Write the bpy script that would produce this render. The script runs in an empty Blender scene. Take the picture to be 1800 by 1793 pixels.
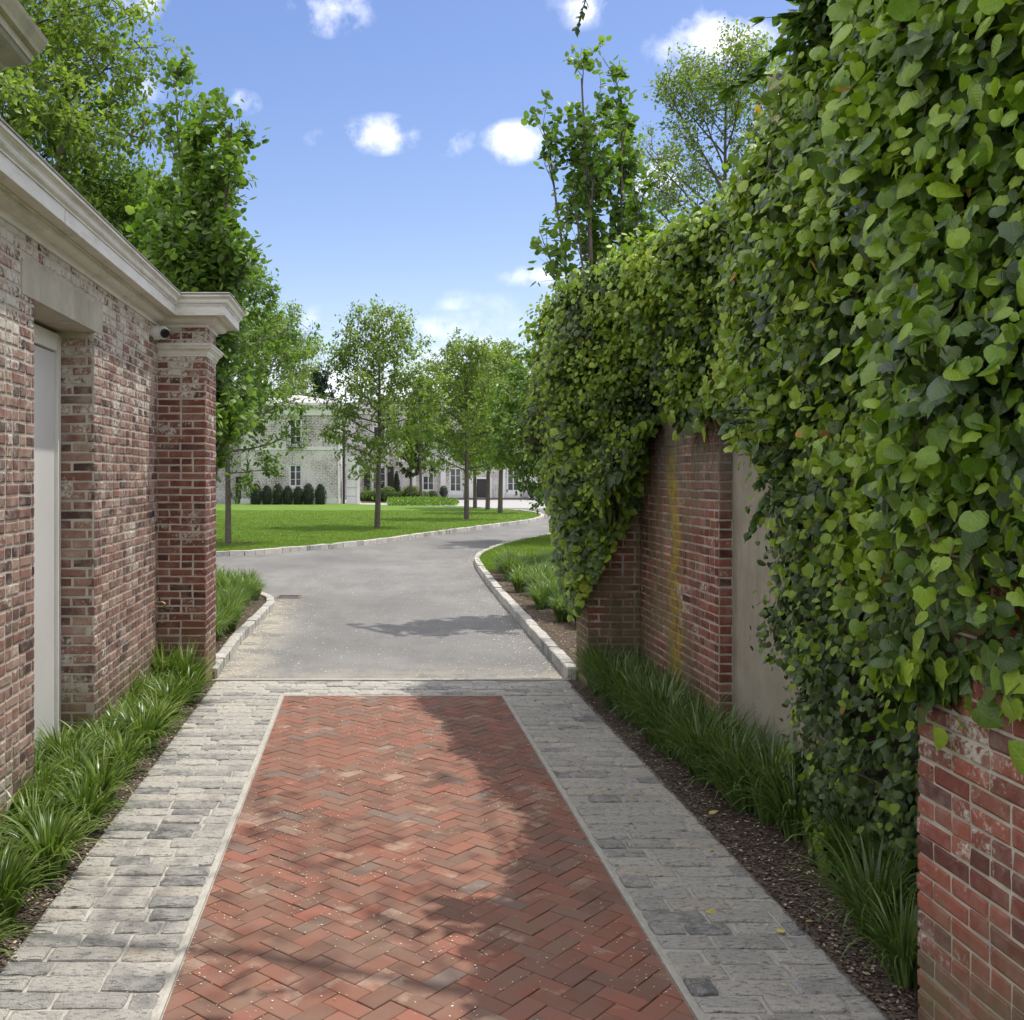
import bpy, math, random
import numpy as np
from mathutils import Matrix, Vector
C = bpy.context.scene.collection
R = math.radians
rng = np.random.default_rng(7)
random.seed(7)

# ------------------------------------------------------------------ camera
FPX, CX, CY, EYE = 1847.0, 648.0, 835.0, 1.95
cam_d = bpy.data.cameras.new('camera'); cam = bpy.data.objects.new('camera', cam_d); C.objects.link(cam)
cam.location = (0, 0, EYE); cam.rotation_euler = (R(90), 0, 0)
cam_d.sensor_width = 36; cam_d.lens = 36 * FPX / 1800
cam_d.shift_x = (900 - CX) / 1800; cam_d.shift_y = -(896.5 - CY) / 1800
cam_d.clip_end = 3000
bpy.context.scene.camera = cam
def gp(x, y, z=0.0):                      # pixel of something standing at height z -> (X, Y)
    d = FPX * (EYE - z) / (y - CY)
    return ((x - CX) * d / FPX, d)
def atd(x, y, d):                         # pixel at a known distance -> (X, Y, Z)
    return ((x - CX) * d / FPX, d, EYE + (CY - y) * d / FPX)

# ------------------------------------------------------------------ world, sun, exposure
SUN_EL, SUN_AZ = 70.0, 16.0               # azimuth from +X towards +Y
W = bpy.data.worlds.new('World'); bpy.context.scene.world = W; W.use_nodes = True
def build_world():
    nt = W.node_tree; N = nt.nodes; L = nt.links; N.clear()
    out = N.new('ShaderNodeOutputWorld')
    sky = N.new('ShaderNodeTexSky'); sky.sky_type = 'NISHITA'; sky.sun_disc = False
    sky.sun_elevation = R(SUN_EL); sky.sun_rotation = R(90 - SUN_AZ)
    sky.air_density = 1.0; sky.dust_density = 0.6; sky.ozone_density = 2.2; sky.altitude = 0
    b1 = N.new('ShaderNodeBackground'); b1.inputs[1].default_value = 0.092
    hs = N.new('ShaderNodeHueSaturation'); hs.inputs['Hue'].default_value = 0.513
    hs.inputs['Saturation'].default_value = 1.22
    tint = N.new('ShaderNodeMix'); tint.data_type = 'RGBA'; tint.blend_type = 'MULTIPLY'; tint.inputs[0].default_value = 1; tint.inputs[7].default_value = (1.14, .945, .815, 1)
    L.new(sky.outputs[0], hs.inputs['Color']); L.new(hs.outputs[0], tint.inputs[6]); L.new(tint.outputs[2], b1.inputs[0])
    b2 = N.new('ShaderNodeBackground'); b2.inputs[0].default_value = (0.98, 0.95, 0.97, 1); b2.inputs[1].default_value = 0.98
    tc = N.new('ShaderNodeTexCoord')
    n1 = N.new('ShaderNodeTexNoise'); n1.inputs['Scale'].default_value = 20; n1.inputs['Detail'].default_value = 10; n1.inputs['Roughness'].default_value = 0.6
    L.new(tc.outputs['Generated'], n1.inputs['Vector'])
    def m(op, a, b=None, c=None):
        n = N.new('ShaderNodeMath'); n.operation = op
        for i, v in enumerate((a, b, c)):
            if v is None: continue
            if isinstance(v, (int, float)): n.inputs[i].default_value = v
            else: L.new(v, n.inputs[i])
        return n.outputs[0]
    total = None
    clouds = [(668,236,84,36,1.0),(904,250,66,40,1.0),(410,180,56,26,.75),(585,14,86,48,.95),(205,4,100,40,.8),(1262,66,130,62,1.1),(1192,128,36,28,.55),
              (935,486,76,24,.5),(795,250,48,34,.5),(262,160,74,32,.5),(566,245,36,20,.3),(850,602,90,16,.5),(1150,300,70,50,.85),(700,578,250,30,.42),(1030,8,75,42,.55),(560,560,90,30,.35)]
    for (x, y, w, h, s) in clouds:
        d = Vector(((x-CX)/FPX, 1, (CY-y)/FPX)); k = 1/d.length; d.normalize()
        v1 = N.new('ShaderNodeVectorMath'); v1.operation = 'SUBTRACT'; L.new(tc.outputs['Generated'], v1.inputs[0]); v1.inputs[1].default_value = d
        v2 = N.new('ShaderNodeVectorMath'); v2.operation = 'MULTIPLY'; L.new(v1.outputs[0], v2.inputs[0])
        v2.inputs[1].default_value = (FPX/(w*k), FPX/(w*k), FPX/(h*k))
        v3 = N.new('ShaderNodeVectorMath'); v3.operation = 'LENGTH'; L.new(v2.outputs[0], v3.inputs[0])
        f = m('MULTIPLY', m('MAXIMUM', m('SUBTRACT', 1.08, v3.outputs['Value']), 0.0), s)
        total = f if total is None else m('MAXIMUM', total, f)
    # unseen clouds over the rest of the sky, thickened to brighten the shade
    sep = N.new('ShaderNodeSeparateXYZ'); L.new(tc.outputs['Generated'], sep.inputs[0])
    n2 = N.new('ShaderNodeTexNoise'); n2.inputs['Scale'].default_value = 3.4; n2.inputs['Detail'].default_value = 3
    L.new(tc.outputs['Generated'], n2.inputs['Vector'])
    outside = m('MULTIPLY', m('SUBTRACT', 0.83, sep.outputs['Y']), 6.0)
    outside = m('MINIMUM', m('MAXIMUM', outside, 0.0), 1.0)
    gen = m('MULTIPLY', m('MAXIMUM', m('SUBTRACT', n2.outputs[0], 0.30), 0.0), 7.0)
    total = m('MAXIMUM', total, m('MULTIPLY', gen, outside))
    mp = N.new('ShaderNodeMapping'); mp.inputs['Scale'].default_value = (2.2, 2.2, 15); L.new(tc.outputs['Generated'], mp.inputs[0])
    n3 = N.new('ShaderNodeTexNoise'); n3.inputs['Scale'].default_value = 1.8; n3.inputs['Detail'].default_value = 7; n3.inputs['Roughness'].default_value = .58; L.new(mp.outputs[0], n3.inputs['Vector'])
    band = m('MULTIPLY', m('MINIMUM', m('MAXIMUM', m('MULTIPLY', sep.outputs['Z'], 22.0), 0.0), 1.0), m('MINIMUM', m('MAXIMUM', m('MULTIPLY', m('SUBTRACT', 0.185, sep.outputs['Z']), 9.0), 0.0), 1.0))
    low = m('MULTIPLY', m('MULTIPLY', m('MAXIMUM', m('SUBTRACT', n3.outputs[0], 0.40), 0.0), 4.0), band)
    total = m('MAXIMUM', total, m('MINIMUM', m('ADD', low, m('MULTIPLY', band, .16)), 0.9))
    nn = m('MULTIPLY', m('SUBTRACT', n1.outputs[0], 0.5), 4.6)
    gate = m('MINIMUM', m('MULTIPLY', total, 3.0), 1.0)
    dens = m('ADD', total, m('MULTIPLY', nn, gate))
    dens = m('MINIMUM', m('MAXIMUM', m('MULTIPLY', m('SUBTRACT', dens, 0.08), 0.52), 0.0), 0.80)
    cc = N.new('ShaderNodeMix'); cc.data_type = 'RGBA'; cc.inputs[6].default_value = (.58, .58, .70, 1); cc.inputs[7].default_value = (.92, .90, .91, 1)
    L.new(m('MULTIPLY', m('MINIMUM', m('MULTIPLY', dens, 1.6), 1.0), m('SUBTRACT', 1.0, m('MULTIPLY', band, .75))), cc.inputs[0]); L.new(cc.outputs[2], b2.inputs[0])
    mx = N.new('ShaderNodeMixShader'); L.new(dens, mx.inputs[0]); L.new(b1.outputs[0], mx.inputs[1]); L.new(b2.outputs[0], mx.inputs[2])
    L.new(mx.outputs[0], out.inputs[0])
build_world()
sun_d = bpy.data.lights.new('sun', 'SUN'); sun = bpy.data.objects.new('sun', sun_d); C.objects.link(sun)
sun_d.energy = 1.8; sun_d.angle = R(0.53); sun_d.color = (1.0, 0.955, 0.88)
sv = Vector((math.cos(R(SUN_EL))*math.cos(R(SUN_AZ)), math.cos(R(SUN_EL))*math.sin(R(SUN_AZ)), math.sin(R(SUN_EL))))
sun.rotation_euler = sv.to_track_quat('Z', 'Y').to_euler()
sc = bpy.context.scene
sc.render.engine = 'CYCLES'
sc.view_settings.view_transform = 'Standard'; sc.view_settings.look = 'None'
sc.view_settings.exposure = 1.28; sc.view_settings.gamma = 1.0; sc.view_settings.use_curve_mapping = False
sc.cycles.max_bounces = 8; sc.cycles.transparent_max_bounces = 8

# ------------------------------------------------------------------ material helpers
class Mat:
    def __init__(s, name):
        s.m = bpy.data.materials.new(name); s.m.use_nodes = True
        s.nt = s.m.node_tree; s.N = s.nt.nodes; s.L = s.nt.links
        s.b = s.N['Principled BSDF']; s.out = s.N['Material Output']
    def lk(s, v, sock):
        if isinstance(v, (int, float)): sock.default_value = v
        elif isinstance(v, (tuple, list)): sock.default_value = tuple(v) + ((1,) if len(v) == 3 and len(sock.default_value) == 4 else ())
        else: s.L.new(v, sock)
    def math(s, op, a, b=None, c=None, clamp=False):
        n = s.N.new('ShaderNodeMath'); n.operation = op; n.use_clamp = clamp
        for i, v in enumerate((a, b, c)):
            if v is not None: s.lk(v, n.inputs[i])
        return n.outputs[0]
    def pos(s):
        if not hasattr(s, '_g'): s._g = s.N.new('ShaderNodeNewGeometry')
        return s._g.outputs['Position']
    def obj(s):
        return s.N.new('ShaderNodeTexCoord').outputs['Object']
    def rnd(s):
        s.pos(); o = s.N.new('ShaderNodeObjectInfo')
        return s.math('FRACT', s.math('ADD', s._g.outputs['Random Per Island'], o.outputs['Random']))
    def noise(s, scale, detail=4, rough=.6, vec=None, stretch=None, off=None):
        n = s.N.new('ShaderNodeTexNoise'); n.inputs['Scale'].default_value = scale
        n.inputs['Detail'].default_value = detail; n.inputs['Roughness'].default_value = rough
        v = vec or s.pos()
        if stretch or off:
            mp = s.N.new('ShaderNodeMapping'); s.L.new(v, mp.inputs[0])
            if stretch: mp.inputs['Scale'].default_value = stretch
            if off: mp.inputs['Location'].default_value = off
            v = mp.outputs[0]
        s.L.new(v, n.inputs['Vector']); return n.outputs[0]
    def ramp(s, f, stops, interp='LINEAR'):
        n = s.N.new('ShaderNodeValToRGB'); n.color_ramp.interpolation = interp
        e = n.color_ramp.elements
        while len(e) < len(stops): e.new(0.5)
        for i, (p, c) in enumerate(stops):
            e[i].position = p; e[i].color = tuple(c) + (1,) if not isinstance(c, (int, float)) else (c, c, c, 1)
        s.lk(f, n.inputs[0]); return n.outputs[0]
    def step(s, f, a, b):                      # smooth 0..1 between a and b
        n = s.N.new('ShaderNodeMapRange'); n.interpolation_type = 'SMOOTHSTEP'
        s.lk(f, n.inputs[0]); n.inputs[1].default_value = a; n.inputs[2].default_value = b
        return n.outputs[0]
    def mix(s, f, a, b, mode='MIX'):
        n = s.N.new('ShaderNodeMix'); n.data_type = 'RGBA'; n.blend_type = mode
        s.lk(f, n.inputs[0]); s.lk(a, n.inputs[6]); s.lk(b, n.inputs[7]); return n.outputs[2]
    def sep(s, v=None):
        n = s.N.new('ShaderNodeSeparateXYZ'); s.L.new(v or s.pos(), n.inputs[0]); return n.outputs
    def bump(s, h, strength=.4, dist=.01):
        n = s.N.new('ShaderNodeBump'); n.inputs['Strength'].default_value = strength; n.inputs['Distance'].default_value = dist
        s.lk(h, n.inputs['Height']); s.L.new(n.outputs[0], s.b.inputs['Normal']); return n.outputs[0]
    def fin(s, col, rough=.8, spec=None, metal=None):
        s.lk(col, s.b.inputs['Base Color']); s.lk(rough, s.b.inputs['Roughness'])
        if spec is not None: s.b.inputs['Specular IOR Level'].default_value = spec
        if metal is not None: s.b.inputs['Metallic'].default_value = metal
        return s.m

def plain(name, col, rough=.6, var=.12, scale=6, metal=None, spec=None, bump=.15):
    M = Mat(name); n = M.noise(scale, 5)
    a = tuple(c*(1-var) for c in col); b = tuple(min(1, c*(1+var)) for c in col)
    c = M.ramp(n, [(.3, a), (.7, b)])
    if bump: M.bump(M.noise(scale*12, 3), bump, .004)
    return M.fin(c, rough, spec, metal)

def leafmat(name, stops, transl=.35, rough=.42, spec=.4, clump=1.3, tcol=None, veins=False):
    M = Mat(name); r = M.rnd(); n = M.noise(clump, 3)
    f = M.math('ADD', M.math('MULTIPLY', r, .6), M.math('MULTIPLY', M.step(n, .3, .7), .4))
    c = M.ramp(f, stops)
    if veins:
        at = M.N.new('ShaderNodeAttribute'); at.attribute_name = 'leaf'
        q = M.sep(at.outputs['Vector']); ax = M.math('ABSOLUTE', q[0])
        mid = M.math('SUBTRACT', 1.0, M.step(ax, .004, .030))
        sv_ = M.math('SINE', M.math('MULTIPLY', M.math('SUBTRACT', q[1], M.math('MULTIPLY', ax, 1.05)), 34.0))
        side = M.math('MULTIPLY', M.step(sv_, .86, 1.0), .30)
        v_ = M.math('MAXIMUM', mid, side)
        c = M.mix(M.math('MULTIPLY', M.step(M.noise(55, 4, .7), .42, .70), .55), c, M.mix(1.0, c, (.62, .70, .55), 'MULTIPLY'))
        c = M.mix(M.math('MULTIPLY', v_, veins), c, M.mix(1.0, c, (1.75, 1.55, 1.9), 'MULTIPLY'))
        M.bump(M.math('ADD', M.math('MULTIPLY', v_, -.6), M.math('ADD', M.math('MULTIPLY', sv_, .12), M.noise(60, 3))), .5, .004)
    M.fin(c, rough, spec)
    t = M.N.new('ShaderNodeBsdfTranslucent')
    tc = M.mix(1.0, c, tcol or (1.35, 1.5, .55), 'MULTIPLY')
    M.L.new(tc, t.inputs[0])
    mx = M.N.new('ShaderNodeMixShader'); mx.inputs[0].default_value = transl
    M.L.new(M.b.outputs[0], mx.inputs[1]); M.L.new(t.outputs[0], mx.inputs[2]); M.L.new(mx.outputs[0], M.out.inputs[0])
    return M.m

def wall_stains(M, c, P):
    g = M.math('MULTIPLY', M.step(P[2], 1.45, 2.15), M.step(M.noise(3.2, 5, .65, stretch=(1, 1, .35)), .30, .52))
    c = M.mix(M.math('MULTIPLY', g, .80), c, (.17, .155, .125))
    s = M.math('MULTIPLY', M.step(P[1], 7.7, 8.25), M.step(M.noise(4, 5, .6, stretch=(1, 1, .4), off=(7, 3, 1)), .40, .58))
    c = M.mix(M.math('MULTIPLY', s, .72), c, (.15, .13, .07))
    s2 = M.step(M.noise(2.4, 6, .7, stretch=(1, 1, .3), off=(2, 9, 4)), .52, .64)
    c = M.mix(M.math('MULTIPLY', s2, .6), c, (.07, .065, .055))
    d = M.math('ABSOLUTE', M.math('SUBTRACT', P[1], M.math('ADD', 8.50, M.math('MULTIPLY', M.math('SUBTRACT', M.noise(1.3, 4, .7), .5), .7))))
    wd = M.math('ADD', .02, M.math('MULTIPLY', M.noise(4, 6, .75), .30))
    y = M.math('SUBTRACT', 1.0, M.step(M.math('DIVIDE', d, wd), .1, 1.5))
    y = M.math('MULTIPLY', y, M.math('MULTIPLY', M.step(M.noise(9, 7, .8), .36, .62), M.math('SUBTRACT', 1.0, M.step(P[2], 1.8, 2.3))))
    return M.mix(M.math('MULTIPLY', y, .9), c, (.34, .26, .025))
def brickmat(name, base, wash=0.0, wash_top=0.0, moss=0.0, yellow=False, grime=False, dust=.25):
    M = Mat(name); r = M.rnd()
    c = M.ramp(r, base)
    c = M.mix(M.math('MULTIPLY', M.step(M.noise(22, 5), .35, .75), .55), c, M.mix(1.0, c, (.62, .58, .58), 'MULTIPLY'))
    c = M.mix(M.math('MULTIPLY', M.step(M.noise(160, 3), .6, .74), .5), c, (.10, .06, .05))
    c = M.mix(M.math('MULTIPLY', M.step(M.noise(9, 6), .42, .72), dust), c, (.50, .40, .34))
    P = M.sep()
    if wash or wash_top:
        h = M.step(P[2], 2.0, 3.25)
        amt = M.math('ADD', M.math('MULTIPLY', h, wash_top), wash)
        r2 = M.math('FRACT', M.math('MULTIPLY', r, 7.31))
        n = M.math('ADD', M.math('ADD', M.math('MULTIPLY', M.noise(2.2, 4, .65), .5), M.math('MULTIPLY', M.noise(34, 5, .7), .5)), M.math('MULTIPLY', M.math('SUBTRACT', r2, .5), .11))
        w = M.step(M.math('ADD', n, amt), .50, .60)
        n2 = M.ramp(M.noise(3, 4), [(.3, (.50, .46, .38)), (.7, (.64, .62, .56))])
        c = M.mix(M.math('MULTIPLY', w, .90), c, n2)
        dk = M.math('MULTIPLY', M.step(M.noise(1.6, 6, .75, off=(4, 4, 4)), .54, .66), .55)
        c = M.mix(dk, c, M.mix(1.0, c, (.42, .40, .40), 'MULTIPLY'))
    if moss:
        g = M.math('MULTIPLY', M.math('SUBTRACT', 1.0, M.step(P[2], .1, .75)), moss)
        g = M.math('MULTIPLY', g, M.step(M.noise(5, 5), .3, .6))
        c = M.mix(g, c, (.16, .135, .07))
    if grime: c = wall_stains(M, c, P)
    M.bump(M.math('ADD', M.noise(60, 6, .7), M.math('MULTIPLY', M.noise(240, 2), .4)), .55, .006)
    return M.fin(c, .88, .25)

def mortarmat(name, col=(.47, .43, .36), wash=True, stains=False):
    M = Mat(name); P = M.sep()
    c = M.ramp(M.noise(4, 6, .7), [(.3, tuple(x*.72 for x in col)), (.7, tuple(min(1, x*1.18) for x in col))])
    c = M.mix(M.math('MULTIPLY', M.step(M.noise(30, 4), .55, .8), .5), c, (.26, .235, .2))
    g = M.math('MULTIPLY', M.math('SUBTRACT', 1.0, M.step(P[2], .0, .6)), .7)
    c = M.mix(g, c, (.20, .17, .10))
    if stains: c = wall_stains(M, c, P)
    M.bump(M.noise(120, 5), .6, .004)
    return M.fin(c, .95, .2)

RED = [(0, (.12, .050, .042)), (.15, (.20, .072, .052)), (.45, (.265, .096, .068)), (.75, (.32, .13, .088)), (.92, (.38, .19, .14)), (1, (.15, .075, .065))]
OLD = [(0, (.070, .045, .040)), (.15, (.13, .074, .060)), (.35, (.19, .098, .076)), (.6, (.25, .135, .105)), (.8, (.31, .19, .15)), (.93, (.38, .27, .21)), (1, (.060, .045, .042))]
PAV = [(0, (0.1522, 0.0801, 0.0552)), (0.2, (0.1849, 0.0894, 0.0599)), (0.45, (0.2209, 0.0947, 0.0622)), (0.66, (0.2634, 0.1013, 0.0669)), (0.82, (0.2242, 0.1112, 0.074)), (0.94, (0.198, 0.1178, 0.0816)), (0.975, (0.1686, 0.124, 0.1012)), (1, (0.1591, 0.124, 0.105))]
M_brick_left = brickmat('whitewashed brick', OLD, wash=-.045, wash_top=.125, moss=.8, dust=.5)
M_brick_pil = brickmat('pilaster brick', [(p, tuple(x*.70 for x in q)) for p, q in RED], wash=-.060, wash_top=.075, moss=.85, dust=.2)
M_brick_right = brickmat('stained brick', [(p, tuple(x*k for x, k in zip(q, (.80, .70, .70)))) for p, q in RED], wash=-.07, moss=.9, yellow=True, grime=True)
M_brick_near = brickmat('red brick', [(0, (.12, .052, .043)), (.2, (.20, .070, .055)), (.5, (.28, .088, .066)), (.8, (.35, .125, .088)), (1, (.14, .070, .062))], wash=-.045, moss=.8)
M_mort_left = mortarmat('pale mortar', (.47, .425, .36))
M_mort_right = mortarmat('grey mortar', (.42, .385, .32), stains=True)
M_mort_near = mortarmat('lime mortar', (.48, .44, .37))

def pavermat():
    M = Mat('clay paver'); r = M.rnd(); c = M.ramp(r, PAV)
    c = M.mix(M.math('MULTIPLY', M.step(M.noise(5, 7, .75), .36, .66), .6), c, (.185, .125, .095))
    r2 = M.math('FRACT', M.math('MULTIPLY', r, 13.7))
    w = M.step(M.math('ADD', M.noise(2.3, 5, .7), M.math('MULTIPLY', M.math('SUBTRACT', r2, .5), .16)), .575, .70)
    c = M.mix(M.math('MULTIPLY', w, .62), c, (.37, .275, .205))
    c = M.mix(M.math('MULTIPLY', M.step(M.noise(90, 4), .62, .75), .4), c, (.12, .06, .05))
    M.bump(M.math('ADD', M.noise(45, 5), M.math('MULTIPLY', M.noise(260, 2), .5)), .4, .005)
    return M.fin(c, .8, .3)
M_paver = pavermat()
def cobmat():
    M = Mat('granite sett'); r = M.rnd()
    c = M.ramp(r, [(0, (0.125, 0.123, 0.117)), (0.13, (0.26, 0.251, 0.235)), (0.3, (0.447, 0.422, 0.367)), (0.65, (0.551, 0.518, 0.446)), (0.88, (0.624, 0.583, 0.498)), (0.95, (0.541, 0.472, 0.357)), (1, (0.645, 0.603, 0.536))])
    n = M.noise(12, 8, .75)
    c = M.mix(M.math('MULTIPLY', M.step(n, .38, .60), .62), c, (.54, .525, .48))
    c = M.mix(M.math('MULTIPLY', M.step(M.noise(2.2, 5, .7), .45, .62), .5), c, (.50, .485, .43))
    c = M.mix(M.math('MULTIPLY', M.step(M.noise(40, 6, .75, stretch=(.6, 1.6, 1)), .50, .64), .74), c, (.10, .10, .102))
    c = M.mix(M.math('MULTIPLY', M.step(M.noise(210, 2), .56, .68), .45), c, (.12, .12, .12))
    c = M.mix(M.math('MULTIPLY', M.step(M.noise(260, 2, off=(5, 5, 5)), .58, .68), .4), c, (.72, .71, .68))
    M.bump(M.math('ADD', M.noise(20, 9, .8), M.math('MULTIPLY', M.noise(150, 3), .5)), 1.0, .022)
    return M.fin(c, .85, .3)
M_cob = cobmat()
def groutmat(name, a, b):
    M = Mat(name)
    c = M.ramp(M.noise(9, 7, .7), [(.3, a), (.7, b)])
    c = M.mix(M.math('MULTIPLY', M.step(M.noise(60, 5), .55, .7), .6), c, tuple(x*.45 for x in a))
    M.bump(M.noise(120, 4), .6, .006); return M.fin(c, .95, .2)
M_grout = groutmat('sandy grout', (.33, .315, .27), (.48, .46, .41))
M_joint = groutmat('paver joint sand', (.06, .035, .025), (.12, .075, .055))
M_edging = plain('pale concrete edging', (.38, .36, .31), .9, .15, 14)
def asphaltmat():
    M = Mat('asphalt'); P = M.sep()
    c = M.ramp(M.noise(.35, 5, .6), [(.3, (.130, .126, .118)), (.7, (.215, .208, .195))])
    c = M.mix(M.math('MULTIPLY', M.step(M.noise(1.0, 7, .75, stretch=(1.3, .5, 1)), .42, .66), .55), c, (.105, .105, .10))
    c = M.mix(M.math('MULTIPLY', M.step(M.noise(70, 3), .55, .7), .55), c, (.36, .35, .32))
    c = M.mix(M.math('MULTIPLY', M.step(M.noise(95, 2, off=(9, 2, 0)), .6, .7), .55), c, (.05, .05, .05))
    # pollen dust lying along the threshold and the kerbs
    e = M.math('SUBTRACT', 1.0, M.step(P[1], 10.0, 11.1))
    k = M.math('SUBTRACT', 1.0, M.step(P[0], -1.45, -.75))
    k = M.math('MULTIPLY', k, M.math('SUBTRACT', 1.0, M.step(P[1], 14.0, 18.0)))
    d = M.math('MULTIPLY', M.math('MAXIMUM', M.math('MULTIPLY', e, .55), k), M.step(M.noise(2.2, 6, .7), .36, .62))
    c = M.mix(M.math('MULTIPLY', d, .65), c, (.46, .41, .31))
    M.bump(M.noise(140, 3), .6, .006)
    return M.fin(c, .88, .3)
M_asph = asphaltmat()
M_fore = plain('pale forecourt paving', (.33, .32, .31), .9, .12, 2)
def lawnmat():
    M = Mat('lawn grass')
    c = M.ramp(M.noise(.8, 7, .7), [(.34, (.085, .175, .022)), (.7, (.155, .235, .032))])
    c = M.mix(M.math('MULTIPLY', M.step(M.noise(25, 5, .7), .4, .65), .6), c, (.08, .135, .018))
    P = M.sep(); s = M.math('SINE', M.math('MULTIPLY', M.math('ADD', P[0], M.math('MULTIPLY', P[1], .25)), 6.3))
    c = M.mix(M.math('MULTIPLY', M.step(s, -.5, .5), .16), c, (.16, .27, .05))
    M.bump(M.noise(60, 4), .8, .02)
    return M.fin(c, .9, .2)
M_lawn = lawnmat()
def mulchmat():
    M = Mat('bark mulch soil')
    c = M.ramp(M.noise(40, 6, .75), [(.3, (.045, .032, .023)), (.5, (.11, .080, .057)), (.68, (.26, .205, .145))])
    M.bump(M.noise(55, 6, .8), 1.0, .03); return M.fin(c, .95, .2)
M_mulch = mulchmat()
M_white = plain('white painted timber', (.70, .685, .64), .5, .09, 3, bump=.08)
def corniceM():
    M = Mat('weathered white cornice paint')
    c = M.ramp(M.noise(2, 5), [(.3, (.60, .575, .52)), (.7, (.72, .70, .655))])
    c = M.mix(M.math('MULTIPLY', M.step(M.noise(5, 7, .75, stretch=(1, .4, 3)), .48, .68), .6), c, (.36, .33, .28))
    c = M.mix(M.math('MULTIPLY', M.step(M.noise(60, 4), .66, .72), .7), c, (.28, .24, .19))
    M.bump(M.noise(30, 4), .12, .004)
    return M.fin(c, .55, .35)
M_corn = corniceM()
M_door = plain('pale grey door paint', (.60, .60, .58), .35, .04, 2, bump=.03)
def concM(name, col):
    M = Mat(name)
    c = M.ramp(M.noise(3, 7, .7), [(.3, tuple(x*.74 for x in col)), (.7, tuple(x*1.12 for x in col))])
    c = M.mix(M.math('MULTIPLY', M.step(M.noise(7, 6, .7, stretch=(1, 1, .12)), .48, .70), .5), c, tuple(x*.55 for x in col))
    c = M.mix(M.math('MULTIPLY', M.step(M.noise(90, 3), .62, .7), .4), c, tuple(x*.4 for x in col))
    M.bump(M.noise(70, 5), .35, .004); return M.fin(c, .9, .2)
M_conc = concM('limestone lintel', (.44, .41, .33))
M_stone = concM('grey cast stone', (.36, .35, .32))
M_stucco = concM('tan stucco render', (.33, .305, .24))
M_roof = plain('weathered lead roof edge', (.16, .15, .125), .6, .25, 9)
M_bark = plain('tree bark', (.105, .088, .070), .9, .35, 12, bump=.8)
M_twig = plain('dead twig bark', (.19, .155, .12), .9, .25, 20, bump=.5)
M_ivy_gap = plain('ivy gap shade', (.034, .028, .020), .95, .35, 25, bump=.9)  # near-black so the gaps between ivy leaves look shaded
M_black = plain('black painted wood', (.018, .018, .02), .35, .1, 4, bump=.02)
M_iron = plain('black iron', (.02, .02, .02), .45, .1, 20, metal=.4)
M_plas = plain('white camera plastic', (.74, .74, .73), .3, .02, 3, bump=0)
def glassM():
    M = Mat('window glass'); c = M.ramp(M.noise(.8, 3), [(.35, (.012, .015, .018)), (.65, (.07, .085, .10))])
    return M.fin(c, .06, .6)
M_glass = glassM()
M_lens = plain('camera lens glass', (.006, .006, .008), .06, .02, 3, spec=.7, bump=0)
M_pole = plain('weathered pole wood', (.33, .24, .16), .9, .2, 8, bump=.6)
def facadeM():
    M = Mat('whitewashed facade brick'); P = M.sep()
    cb = M.N.new('ShaderNodeCombineXYZ'); M.L.new(M.math('ADD', P[0], P[1]), cb.inputs[0]); M.L.new(P[2], cb.inputs[1])
    br = M.N.new('ShaderNodeTexBrick'); M.L.new(cb.outputs[0], br.inputs['Vector']); br.inputs['Scale'].default_value = 1
    br.inputs['Brick Width'].default_value = .30; br.inputs['Row Height'].default_value = .105; br.inputs['Mortar Size'].default_value = .014
    br.inputs['Color1'].default_value = (.20, .14, .125, 1); br.inputs['Color2'].default_value = (.07, .06, .058, 1); br.inputs['Mortar'].default_value = (.60, .59, .55, 1)
    w = M.step(M.math('ADD', M.math('MULTIPLY', M.noise(.7, 5), .32), M.math('MULTIPLY', M.noise(9, 6, .8, stretch=(1, 1, 2.2)), .82)), .53, .585)
    c = M.mix(w, br.outputs[0], (.66, .635, .61))
    M.bump(br.outputs['Fac'], -.4, .01)
    return M.fin(c, .9, .2)
M_fac = facadeM()
M_facade_trim = plain('facade white paint', (.70, .70, .67), .6, .05, 2, bump=.05)
M_greyroof = plain('pale metal roof', (.46, .43, .42), .5, .06, 1, bump=.05)
M_slate = plain('dark slate roof', (.07, .065, .065), .8, .2, 4)

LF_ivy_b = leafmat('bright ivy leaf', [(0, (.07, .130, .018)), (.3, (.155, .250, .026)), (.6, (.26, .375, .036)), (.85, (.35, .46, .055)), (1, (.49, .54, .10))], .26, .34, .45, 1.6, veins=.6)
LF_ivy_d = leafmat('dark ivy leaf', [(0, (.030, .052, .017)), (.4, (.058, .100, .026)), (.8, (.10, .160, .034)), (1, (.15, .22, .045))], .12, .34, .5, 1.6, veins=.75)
LF_ivy_y = leafmat('yellowing ivy leaf', [(0, (.30, .13, .05)), (.5, (.48, .28, .06)), (1, (.50, .40, .10))], .3, .5, .3)
LF_tree = leafmat('broad tree leaf', [(0, (.055, .105, .024)), (.4, (.105, .180, .036)), (.8, (.17, .265, .05)), (1, (.26, .36, .075))], .42, .45, .4, .9)
LF_lime = leafmat('light green tree leaf', [(0, (.09, .140, .036)), (.4, (.155, .22, .052)), (.8, (.23, .31, .075)), (1, (.32, .39, .11))], .48, .45, .4, .8)
LF_dark = leafmat('deep green tree leaf', [(0, (.034, .064, .022)), (.5, (.066, .112, .032)), (1, (.115, .175, .045))], .34, .42, .4, .8)
LF_yew = leafmat('yew foliage', [(0, (.012, .026, .012)), (.5, (.024, .045, .018)), (1, (.045, .070, .026))], .08, .6, .25, 3)
LF_box = leafmat('box foliage', [(0, (.07, .14, .02)), (.5, (.13, .23, .03)), (1, (.21, .32, .045))], .3, .5, .3, 3)
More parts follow.
